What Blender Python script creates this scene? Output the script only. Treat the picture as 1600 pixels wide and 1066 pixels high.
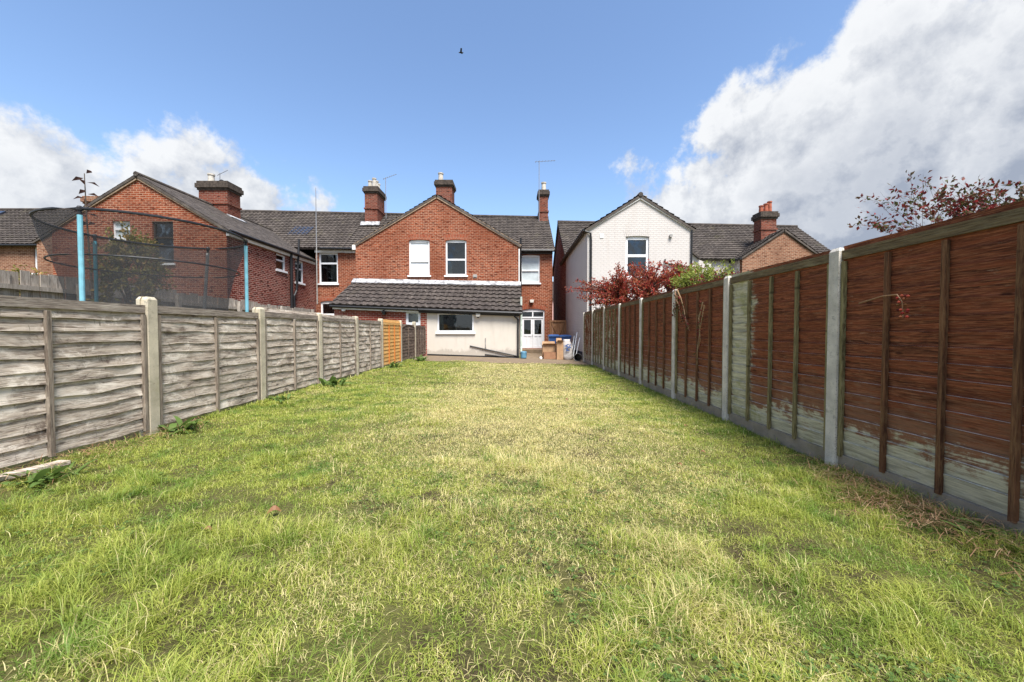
import bpy, math, random
import numpy as np
from mathutils import Vector, Matrix, noise as mnoise

# ------------------------------------------------------------------ clear
for o in list(bpy.data.objects):
    bpy.data.objects.remove(o, do_unlink=True)
scene = bpy.context.scene
C = scene.collection
R = math.radians
rng = random.Random(7)

# ------------------------------------------------------------------ camera
cam_d = bpy.data.cameras.new('camera')
cam = bpy.data.objects.new('camera', cam_d)
C.objects.link(cam)
cam_d.sensor_width = 36.0
cam_d.lens = 13.5
cam_d.clip_start = 0.05
cam_d.clip_end = 2000
cam.location = (0, 0, 1.3)
cam.rotation_euler = (R(88.47), 0, 0)
scene.camera = cam

# ------------------------------------------------------------------ exposure
vs = scene.view_settings
vs.view_transform = 'Standard'
vs.look = 'None'
vs.gamma = 1.0
vs.use_curve_mapping = False
vs.exposure = 1.30

# ------------------------------------------------------------------ sun and sky
SUN_EL, SUN_AZ = 61.0, 158.0          # azimuth clockwise from +Y (the view direction)
sd = Vector((math.sin(R(SUN_AZ)) * math.cos(R(SUN_EL)), math.cos(R(SUN_AZ)) * math.cos(R(SUN_EL)), math.sin(R(SUN_EL))))
sun_d = bpy.data.lights.new('sun', 'SUN')
sun_d.energy = 3.6
sun_d.angle = R(24.0)
sun_d.color = (1.0, 0.96, 0.9)
sun = bpy.data.objects.new('sun', sun_d)
C.objects.link(sun)
sun.rotation_euler = (-sd).to_track_quat('-Z', 'Y').to_euler()

world = bpy.data.worlds.new('World')
scene.world = world
world.use_nodes = True
wt = world.node_tree
wt.nodes.clear()


class NT:
    """small helper to write node trees"""
    def __init__(self, tree):
        self.t = tree

    def n(self, typ, **kw):
        nd = self.t.nodes.new(typ)
        for k, v in kw.items():
            setattr(nd, k, v)
        return nd

    def link(self, a, b):
        self.t.links.new(a, b)

    def put(self, sock, v):
        if isinstance(v, bpy.types.NodeSocket):
            self.t.links.new(v, sock)
        elif v is not None:
            sock.default_value = v

    def math(self, op, a, b=None, c=None, clamp=False):
        nd = self.n('ShaderNodeMath', operation=op, use_clamp=clamp)
        self.put(nd.inputs[0], a)
        self.put(nd.inputs[1], b)
        self.put(nd.inputs[2], c)
        return nd.outputs[0]

    def vmath(self, op, a, b=None):
        nd = self.n('ShaderNodeVectorMath', operation=op)
        self.put(nd.inputs[0], a)
        self.put(nd.inputs[1], b)
        return nd.outputs['Value'] if op in ('DOT_PRODUCT', 'LENGTH', 'DISTANCE') else nd.outputs[0]

    def noise(self, vec, scale=5, detail=4, rough=0.55, dist=0.0):
        nd = self.n('ShaderNodeTexNoise')
        self.put(nd.inputs['Vector'], vec)
        nd.inputs['Scale'].default_value = scale
        nd.inputs['Detail'].default_value = detail
        nd.inputs['Roughness'].default_value = rough
        nd.inputs['Distortion'].default_value = dist
        return nd.outputs['Fac']

    def ramp(self, fac, a, b, lo=0.0, hi=1.0, smooth=True):
        nd = self.n('ShaderNodeMapRange')
        nd.interpolation_type = 'SMOOTHSTEP' if smooth else 'LINEAR'
        self.put(nd.inputs['Value'], fac)
        for k, v in (('From Min', a), ('From Max', b), ('To Min', lo), ('To Max', hi)):
            nd.inputs[k].default_value = v
        return nd.outputs['Result']

    def mix(self, fac, a, b):
        nd = self.n('ShaderNodeMix', data_type='RGBA')
        self.put(nd.inputs['Factor'], fac)
        for s, v in ((nd.inputs[6], a), (nd.inputs[7], b)):
            if isinstance(v, bpy.types.NodeSocket):
                self.t.links.new(v, s)
            else:
                s.default_value = (v[0], v[1], v[2], 1.0)
        return nd.outputs[2]

    def mapping(self, vec, scale=(1, 1, 1), loc=(0, 0, 0)):
        nd = self.n('ShaderNodeMapping')
        self.put(nd.inputs['Vector'], vec)
        nd.inputs['Scale'].default_value = scale
        nd.inputs['Location'].default_value = loc
        return nd.outputs[0]


w = NT(wt)
sky = w.n('ShaderNodeTexSky', sky_type='NISHITA', sun_disc=False)
sky.sun_elevation = R(SUN_EL)
sky.sun_rotation = R(SUN_AZ)
sky.altitude = 30
sky.air_density = 1.0
sky.dust_density = 0.6
sky.ozone_density = 3.2
tc = w.n('ShaderNodeTexCoord')
dirv = w.vmath('NORMALIZE', tc.outputs['Generated'])
# cumulus banks low over the roofs, all the way round the horizon (azimuth, elevation, radius in degrees)
banks = [(-54, 3, 16.5, 1.4), (-41, 3, 15.5, 1.4), (-29, 6, 14.5, 1.3), (-70, 5, 19, 1.4), (-33.5, 26.0, 3.2, -0.35),
         (60, 8, 24, 1.8), (43, 8, 22, 1.8), (30, 6, 17.5, 1.6), (20, 5, 12, 1.2), (78, 9, 24, 1.8), (49, 38, 7, -0.2), (24, 23, 6, -0.35),
         (100, 9, 20, 1.4), (128, 6, 17, 1.3), (150, 10, 15, 1.2), (176, 5, 17, 1.4), (-95, 9, 20, 1.4), (-122, 6, 16, 1.3), (-150, 9, 18, 1.4)]
field = None
for (a, e, r, pk_) in banks:
    c = (math.sin(R(a)) * math.cos(R(e)), math.cos(R(a)) * math.cos(R(e)), math.sin(R(e)))
    d = w.vmath('DOT_PRODUCT', dirv, c)
    v = w.ramp(d, 1 - 2.3 * (1 - math.cos(R(r))), 1.0, -1.5, pk_, smooth=False)
    field = v if field is None else w.math('MAXIMUM', field, v)
n_big = w.noise(dirv, 5.0, 9, 0.58, 0.15)
n_fine = w.noise(dirv, 19, 7, 0.62)
dens = w.math('ADD', field, w.math('MULTIPLY_ADD', n_big, 4.4, -2.2))
dens = w.math('ADD', dens, w.math('MULTIPLY_ADD', n_fine, 1.3, -0.65))
cover = w.ramp(dens, -0.10, 0.45)
# self shading: compare the billows with those a little nearer to the light (above left)
dir2 = w.vmath('ADD', dirv, (-0.030, -0.01, 0.045))
n2 = w.noise(dir2, 5.0, 9, 0.58, 0.15)
n2f = w.noise(w.vmath('ADD', dirv, (-0.012, -0.004, 0.018)), 19, 7, 0.62)
relief = w.math('ADD', w.math('SUBTRACT', n_big, n2), w.math('MULTIPLY', w.math('SUBTRACT', n_fine, n2f), 0.3))
lit = w.math('MULTIPLY_ADD', relief, 3.4, 0.84, clamp=True)
thick = w.ramp(dens, 0.5, 2.6)
lit = w.math('SUBTRACT', lit, w.math('MULTIPLY', thick, 0.66), clamp=True)
cloud = w.mix(lit, (1.45, 1.62, 1.98), (3.7, 3.75, 3.8))
skyc = w.mix(0.0, sky.outputs[0], (0, 0, 0))
final = w.mix(w.math('MULTIPLY', cover, 0.96), skyc, cloud)
bg = w.n('ShaderNodeBackground')
bg.inputs['Strength'].default_value = 0.105
w.link(final, bg.inputs['Color'])
wo = w.n('ShaderNodeOutputWorld')
w.link(bg.outputs[0], wo.inputs['Surface'])


# ------------------------------------------------------------------ materials
def new_mat(name):
    m = bpy.data.materials.new(name)
    m.use_nodes = True
    t = m.node_tree
    t.nodes.clear()
    q = NT(t)
    out = q.n('ShaderNodeOutputMaterial')
    b = q.n('ShaderNodeBsdfPrincipled')
    q.link(b.outputs[0], out.inputs['Surface'])
    return m, q, b, out


def bump(q, b, height, strength=0.4, dist=0.02):
    nd = q.n('ShaderNodeBump')
    nd.inputs['Strength'].default_value = strength
    nd.inputs['Distance'].default_value = dist
    q.put(nd.inputs['Height'], height)
    q.link(nd.outputs[0], b.inputs['Normal'])


def plain(name, col, rough=0.6, var=0.15, scale=6.0, metal=0.0, spec=0.4, bumpy=0.0):
    m, q, b, out = new_mat(name)
    pos = q.n('ShaderNodeNewGeometry').outputs['Position']
    f = q.noise(pos, scale, 5, 0.6)
    lo = tuple(c * (1 - var) for c in col)
    hi = tuple(min(1, c * (1 + var)) for c in col)
    q.link(q.mix(q.ramp(f, 0.3, 0.7), lo, hi), b.inputs['Base Color'])
    b.inputs['Roughness'].default_value = rough
    b.inputs['Metallic'].default_value = metal
    b.inputs['Specular IOR Level'].default_value = spec
    if bumpy:
        bump(q, b, q.noise(pos, scale * 8, 4), bumpy, 0.01)
    return m


def brick_mat(name, c1, c2, mortar, dark=0.5, row=0.084, width=0.235, msize=0.011, bstr=0.5):
    m, q, b, out = new_mat(name)
    uv = q.n('ShaderNodeUVMap').outputs[0]
    pos = q.n('ShaderNodeNewGeometry').outputs['Position']
    br = q.n('ShaderNodeTexBrick')
    q.link(uv, br.inputs['Vector'])
    br.offset = 0.5
    br.inputs['Scale'].default_value = 1.0
    br.inputs['Brick Width'].default_value = width
    br.inputs['Row Height'].default_value = row
    br.inputs['Mortar Size'].default_value = msize
    br.inputs['Mortar Smooth'].default_value = 0.2
    br.inputs['Bias'].default_value = -0.1
    br.inputs['Color1'].default_value = (*c1, 1)
    br.inputs['Color2'].default_value = (*c2, 1)
    br.inputs['Mortar'].default_value = (*mortar, 1)
    big = q.noise(pos, 0.55, 4, 0.6)
    mid = q.noise(q.mapping(uv, (4.4, 12, 1)), 1.0, 2, 0.5)
    col = q.mix(q.math('MULTIPLY', q.ramp(mid, 0.55, 0.68), dark), br.outputs['Color'], tuple(x * 0.35 for x in c2))
    col = q.mix(q.ramp(big, 0.40, 0.70, 0.0, 0.55), col, tuple(x * 0.5 for x in c1))
    col = q.mix(q.math('MULTIPLY', q.ramp(q.noise(pos, 2.2, 5, 0.65), 0.6, 0.8), 0.28), col, (0.33, 0.22, 0.15))
    q.link(col, b.inputs['Base Color'])
    b.inputs['Roughness'].default_value = 0.9
    b.inputs['Specular IOR Level'].default_value = 0.15
    bump(q, b, q.math('ADD', q.math('SUBTRACT', 1.0, br.outputs['Fac']), q.math('MULTIPLY', q.noise(pos, 40, 3), 0.4)), bstr, 0.012)
    return m


def paint_brick_mat(name, col, dirt, row=0.084, bstr=0.35, msize=0.011, splash=False):
    m, q, b, out = new_mat(name)
    uv = q.n('ShaderNodeUVMap').outputs[0]
    pos = q.n('ShaderNodeNewGeometry').outputs['Position']
    br = q.n('ShaderNodeTexBrick')
    q.link(uv, br.inputs['Vector'])
    br.inputs['Scale'].default_value = 1.0
    br.inputs['Brick Width'].default_value = 0.235
    br.inputs['Row Height'].default_value = row
    br.inputs['Mortar Size'].default_value = msize
    br.inputs['Mortar Smooth'].default_value = 0.5
    f = q.noise(pos, 1.1, 6, 0.65)
    streak = q.noise(q.mapping(pos, (3.5, 3.5, 0.5)), 1.0, 5, 0.65)
    c = q.mix(q.ramp(f, 0.3, 0.75, 0.0, 0.5), col, tuple(x * 0.88 for x in col))
    c = q.mix(q.math('MULTIPLY', q.ramp(streak, 0.5, 0.8), 0.35), c, dirt)
    if splash:
        sz = q.n('ShaderNodeSeparateXYZ')
        q.link(pos, sz.inputs[0])
        mk = q.math('SUBTRACT', q.math('MULTIPLY_ADD', q.noise(q.mapping(pos, (2.5, 1, 1.2)), 2.0, 7, 0.7), 0.75, 0.08), sz.outputs[2])
        c = q.mix(q.ramp(mk, -0.06, 0.10, 0.0, 0.5), c, (0.27, 0.235, 0.19))
        c = q.mix(q.ramp(q.noise(q.mapping(pos, (9, 1, 1.0)), 1.0, 6, 0.7), 0.60, 0.75, 0.0, 0.30), c, (0.33, 0.30, 0.25))
    c = q.mix(q.math('MULTIPLY', br.outputs['Fac'], 0.3 if bstr > 0.1 else 0.0), c, tuple(x * 0.7 for x in col))
    q.link(c, b.inputs['Base Color'])
    b.inputs['Roughness'].default_value = 0.75
    b.inputs['Specular IOR Level'].default_value = 0.25
    h = q.math('ADD', q.math('MULTIPLY', q.math('SUBTRACT', 1.0, br.outputs['Fac']), 1.0 if bstr > 0.1 else 0.0), q.math('MULTIPLY', q.noise(pos, 60, 3), 0.5))
    bump(q, b, h, bstr, 0.01)
    return m


def tile_mat(name, c1, c2, lichen=(0.42, 0.40, 0.34), amt=0.5, moss=0.25):
    m, q, b, out = new_mat(name)
    g = q.n('ShaderNodeNewGeometry')
    pos = g.outputs['Position']
    oi = q.n('ShaderNodeObjectInfo')
    f = q.noise(pos, 3.0, 5, 0.6)
    cells = q.n('ShaderNodeTexVoronoi')
    q.link(pos, cells.inputs['Vector'])
    cells.inputs['Scale'].default_value = 3.3
    sep = q.n('ShaderNodeSeparateColor')
    q.link(cells.outputs['Color'], sep.inputs[0])
    col = q.mix(sep.outputs[0], c1, c2)
    col = q.mix(q.math('MULTIPLY', oi.outputs['Random'], 0.5), col, tuple(x * 0.6 for x in c1))
    col = q.mix(q.ramp(f, 0.45, 0.75, 0, 0.5), col, tuple(x * 1.9 for x in c2))
    spots = q.ramp(q.noise(pos, 11, 3, 0.7), 0.62, 0.72)
    col = q.mix(q.math('MULTIPLY', spots, amt), col, lichen)
    ms = q.ramp(q.noise(pos, 1.3, 4, 0.6), 0.55, 0.75)
    col = q.mix(q.math('MULTIPLY', ms, moss), col, (0.13, 0.12, 0.05))
    q.link(col, b.inputs['Base Color'])
    b.inputs['Roughness'].default_value = 0.85
    b.inputs['Specular IOR Level'].default_value = 0.25
    bump(q, b, q.noise(pos, 50, 3), 0.3, 0.01)
    return m


def wood_mat(name, c_light, c_dark, c_mid, flake=0.5, peel=None, rough=0.85, lo=0.36, hi=0.66, vert=False, stain=0.0):
    """weathered board: grain along the object's own x axis; peel = (light wood colour, height, noise height)"""
    m, q, b, out = new_mat(name)
    tcd = q.n('ShaderNodeTexCoord')
    oi = q.n('ShaderNodeObjectInfo')
    off = q.n('ShaderNodeCombineXYZ')
    for k in range(3):
        q.put(off.inputs[k], q.math('MULTIPLY', oi.outputs['Random'], (37.0, 11.0, 23.0)[k]))
    v = q.vmath('ADD', tcd.outputs['Object'], off.outputs[0])
    pos = q.n('ShaderNodeNewGeometry').outputs['Position']
    grain = q.noise(q.mapping(v, (55, 30, 2.2) if vert else (2.2, 30, 55)), 1.0, 6, 0.7, 0.6)
    fine = q.noise(q.mapping(v, (190, 60, 9) if vert else (9, 60, 190)), 1.0, 4, 0.7)
    patch = q.noise(q.mapping(v, (9, 4, 3) if vert else (3.0, 4, 9)), 1.0, 5, 0.65)
    col = q.mix(q.ramp(grain, lo, hi), c_dark, c_mid)
    col = q.mix(q.math('MULTIPLY', q.ramp(fine, 0.45, 0.62), flake), col, c_light)
    col = q.mix(q.ramp(patch, 0.5, 0.72, 0, 0.6), col, c_light if peel is None else tuple(x * 0.55 for x in c_mid))
    col = q.mix(q.ramp(patch, 0.30, 0.44, 0.45, 0.0), col, c_dark)
    kn = q.n('ShaderNodeTexVoronoi')
    q.link(q.mapping(v, (2.4, 0.5, 6)), kn.inputs['Vector'])
    kn.inputs['Scale'].default_value = 1.0
    col = q.mix(q.ramp(kn.outputs['Distance'], 0.05, 0.12, 0.75, 0.0), col, tuple(x * 0.4 for x in c_dark))
    col = q.mix(q.math('MULTIPLY', oi.outputs['Random'], 0.3), col, tuple(x * 0.75 for x in c_mid))
    if stain:
        # dark damp stains and pale bleached patches that run across boards
        st_ = q.noise(q.mapping(pos, (1, 2.2, 4.5)), 1.0, 7, 0.72, 0.8)
        col = q.mix(q.ramp(st_, 0.55, 0.66, 0.0, stain), col, tuple(x * 1.1 for x in c_dark))
        col = q.mix(q.ramp(st_, 0.48, 0.36, 0.0, 0.8), col, c_light)
        cr_ = q.noise(q.mapping(v, (26, 8, 5)), 1.0, 5, 0.75)
        col = q.mix(q.ramp(cr_, 0.62, 0.70, 0.0, 0.7), col, tuple(x * 0.8 for x in c_dark))
    if peel:
        pc, ph, pn = peel
        sep = q.n('ShaderNodeSeparateXYZ')
        q.link(pos, sep.inputs[0])
        nz = q.noise(q.mapping(pos, (1, 2.0, 2.4)), 1.5, 8, 0.72, 0.5)
        ny_ = q.noise(q.mapping(pos, (1, 3.0, 40)), 1.0, 6, 0.75, 0.4)
        edge = q.math('SUBTRACT', q.math('MULTIPLY_ADD', nz, pn, ph - pn * 0.5), sep.outputs[2])
        edge = q.math('ADD', edge, q.math('MULTIPLY_ADD', ny_, 0.5, -0.25))
        # one bay bleached bare to the top, the far panels mossy all over
        bay = q.math('SUBTRACT', 0.30, q.math('ABSOLUTE', q.math('SUBTRACT', sep.outputs[1], 5.16)))
        far = q.ramp(sep.outputs[1], 9.0, 12.0, -0.35, 0.04)
        post = q.math('ADD', q.math('MAXIMUM', bay, far), q.math('MULTIPLY_ADD', nz, 0.5, -0.25))
        post = q.math('ADD', post, q.math('MULTIPLY_ADD', ny_, 0.35, -0.175))
        pf = q.math('MAXIMUM', q.ramp(edge, -0.05, 0.09), q.ramp(post, 0.0, 0.14))
        # stain faded to a greyish brown above the bare wood
        fade = q.ramp(q.math('ADD', edge, q.math('MULTIPLY_ADD', ny_, 0.9, -0.30)), -0.35, 0.15, 0.0, 0.6)
        col = q.mix(fade, col, (0.28, 0.165, 0.105))
        pale = q.ramp(q.noise(q.mapping(pos, (1, 5, 30)), 1.0, 6, 0.75), 0.60, 0.72, 0.0, 0.55)
        col = q.mix(pale, col, (0.44, 0.31, 0.215))
        pcol = q.mix(q.ramp(ny_, 0.30, 0.68), tuple(x * 0.42 for x in pc), pc)
        pcol = q.mix(q.ramp(q.noise(pos, 2.5, 6, 0.7), 0.50, 0.68, 0, 0.65), pcol, (0.27, 0.27, 0.085))
        col = q.mix(pf, col, pcol)
    q.link(col, b.inputs['Base Color'])
    b.inputs['Roughness'].default_value = rough
    b.inputs['Specular IOR Level'].default_value = 0.2
    bump(q, b, q.math('ADD', grain, q.math('MULTIPLY', fine, 0.6)), 0.55, 0.012)
    return m


def leaf_mat(name, cols, trans=0.35, rough=0.55):
    m, q, b, out = new_mat(name)
    g = q.n('ShaderNodeNewGeometry')
    rp = g.outputs['Random Per Island']
    cr = q.n('ShaderNodeValToRGB')
    cr.color_ramp.interpolation = 'LINEAR'
    els = cr.color_ramp.elements
    while len(els) < len(cols):
        els.new(0.5)
    for i, c in enumerate(cols):
        els[i].position = i / max(1, len(cols) - 1)
        els[i].color = (*c, 1)
    q.link(rp, cr.inputs[0])
    q.link(cr.outputs[0], b.inputs['Base Color'])
    b.inputs['Roughness'].default_value = rough
    b.inputs['Specular IOR Level'].default_value = 0.25
    tr = q.n('ShaderNodeBsdfTranslucent')
    q.link(cr.outputs[0], tr.inputs['Color'])
    mx = q.n('ShaderNodeMixShader')
    mx.inputs[0].default_value = trans
    q.link(b.outputs[0], mx.inputs[1])
    q.link(tr.outputs[0], mx.inputs[2])
    q.link(mx.outputs[0], out.inputs['Surface'])
    return m


def grass_mat():
    m, q, b, out = new_mat('grass_blades')
    g = q.n('ShaderNodeNewGeometry')
    rp, pos = g.outputs['Random Per Island'], g.outputs['Position']
    flat = q.mapping(pos, (1, 1, 0))
    big = q.noise(flat, 0.35, 3, 0.55)
    mid = q.noise(flat, 1.5, 4, 0.6)
    sep = q.n('ShaderNodeSeparateXYZ')
    q.link(pos, sep.inputs[0])
    # worn dry strip down the middle of the lawn, greener along the fences
    wear = q.ramp(q.math('ABSOLUTE', q.math('ADD', sep.outputs[0], -0.15)), 0.5, 3.0, 0.19, -0.10)
    ylim = q.ramp(sep.outputs[1], 2.2, 4.6, -0.14, 0.04)
    dry = q.math('ADD', q.math('ADD', q.math('MULTIPLY_ADD', big, 0.45, q.math('MULTIPLY', mid, 0.55)), wear), ylim)
    dryf = q.ramp(dry, 0.40, 0.78)
    green = q.mix(rp, (0.215, 0.290, 0.034), (0.490, 0.500, 0.110))
    green = q.mix(q.ramp(q.noise(flat, 2.6, 3, 0.6), 0.42, 0.68), green, (0.150, 0.245, 0.034))
    straw = q.mix(rp, (0.52, 0.45, 0.17), (0.82, 0.71, 0.37))
    # which blades are dead: more where it is dry
    pick = q.ramp(q.math('SUBTRACT', q.math('FRACT', q.math('MULTIPLY', rp, 17.31)), q.math('MULTIPLY_ADD', dryf, 0.80, -0.10)), 0.10, 0.22, 1.0, 0.0)
    col = q.mix(pick, green, straw)
    q.link(col, b.inputs['Base Color'])
    b.inputs['Roughness'].default_value = 0.5
    b.inputs['Specular IOR Level'].default_value = 0.3
    tr = q.n('ShaderNodeBsdfTranslucent')
    q.link(col, tr.inputs['Color'])
    mx = q.n('ShaderNodeMixShader')
    mx.inputs[0].default_value = 0.4
    q.link(b.outputs[0], mx.inputs[1])
    q.link(tr.outputs[0], mx.inputs[2])
    q.link(mx.outputs[0], out.inputs['Surface'])
    return m


def soil_mat(name, dark, light, green, gamt):
    m, q, b, out = new_mat(name)
    pos = q.n('ShaderNodeNewGeometry').outputs['Position']
    f = q.noise(pos, 60, 6, 0.75)
    col = q.mix(q.ramp(f, 0.38, 0.62), dark, light)
    gf = q.math('MULTIPLY', q.ramp(q.noise(pos, 1.7, 6, 0.7), 0.3, 0.6), gamt)
    col = q.mix(gf, col, green)
    q.link(col, b.inputs['Base Color'])
    b.inputs['Roughness'].default_value = 0.95
    b.inputs['Specular IOR Level'].default_value = 0.1
    bump(q, b, q.noise(pos, 70, 6, 0.75), 1.0, 0.03)
    return m


def glass_mat(name):
    m, q, b, out = new_mat(name)
    pos = q.n('ShaderNodeNewGeometry').outputs['Position']
    tr = q.n('ShaderNodeBsdfTransparent')
    tr.inputs[0].default_value = (0.62, 0.66, 0.66, 1)
    gl = q.n('ShaderNodeBsdfGlossy')
    gl.inputs['Roughness'].default_value = 0.03
    gl.inputs['Color'].default_value = (0.9, 0.95, 1.0, 1)
    bp = q.n('ShaderNodeBump')
    bp.inputs['Strength'].default_value = 0.12
    bp.inputs['Distance'].default_value = 0.05
    q.link(q.noise(pos, 1.4, 2), bp.inputs['Height'])
    q.link(bp.outputs[0], gl.inputs['Normal'])
    fr_ = q.n('ShaderNodeFresnel')
    fr_.inputs['IOR'].default_value = 1.5
    mx = q.n('ShaderNodeMixShader')
    q.link(q.math('MULTIPLY_ADD', fr_.outputs[0], 1.25, 0.01, clamp=True), mx.inputs[0])
    q.link(tr.outputs[0], mx.inputs[1])
    q.link(gl.outputs[0], mx.inputs[2])
    q.link(mx.outputs[0], out.inputs['Surface'])
    return m


def net_mat():
    m, q, b, out = new_mat('net_mesh')
    b.inputs['Base Color'].default_value = (0.03, 0.03, 0.032, 1)
    b.inputs['Roughness'].default_value = 0.8
    tr = q.n('ShaderNodeBsdfTransparent')
    mx = q.n('ShaderNodeMixShader')
    mx.inputs[0].default_value = 0.52
    q.link(tr.outputs[0], mx.inputs[1])
    q.link(b.outputs[0], mx.inputs[2])
    q.link(mx.outputs[0], out.inputs['Surface'])
    return m


def concrete_mat(name, col, moss=0.4, speck=1.0):
    m, q, b, out = new_mat(name)
    pos = q.n('ShaderNodeNewGeometry').outputs['Position']
    f = q.noise(pos, 5, 5, 0.6)
    c = q.mix(q.ramp(f, 0.3, 0.7), tuple(x * 0.72 for x in col), col)
    vo = q.n('ShaderNodeTexVoronoi')
    q.link(pos, vo.inputs['Vector'])
    vo.inputs['Scale'].default_value = 75
    pick = q.n('ShaderNodeSeparateColor')
    q.link(vo.outputs['Color'], pick.inputs[0])
    sp = q.math('MULTIPLY', q.ramp(vo.outputs['Distance'], 0.2, 0.45, 1.0, 0.0), q.ramp(pick.outputs[0], 0.5, 0.6))
    c = q.mix(q.math('MULTIPLY', sp, 0.65 * speck), c, (0.14, 0.12, 0.09))
    c = q.mix(q.math('MULTIPLY', q.ramp(q.noise(pos, 3.2, 6, 0.7), 0.5, 0.72), moss), c, (0.20, 0.19, 0.07))
    c = q.mix(q.math('MULTIPLY', q.ramp(q.noise(pos, 7.0, 5, 0.7), 0.58, 0.7), 0.5), c, (0.13, 0.12, 0.10))
    q.link(c, b.inputs['Base Color'])
    b.inputs['Roughness'].default_value = 0.92
    b.inputs['Specular IOR Level'].default_value = 0.15
    bump(q, b, q.noise(pos, 90, 4, 0.7), 0.6, 0.008)
    return m


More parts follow.
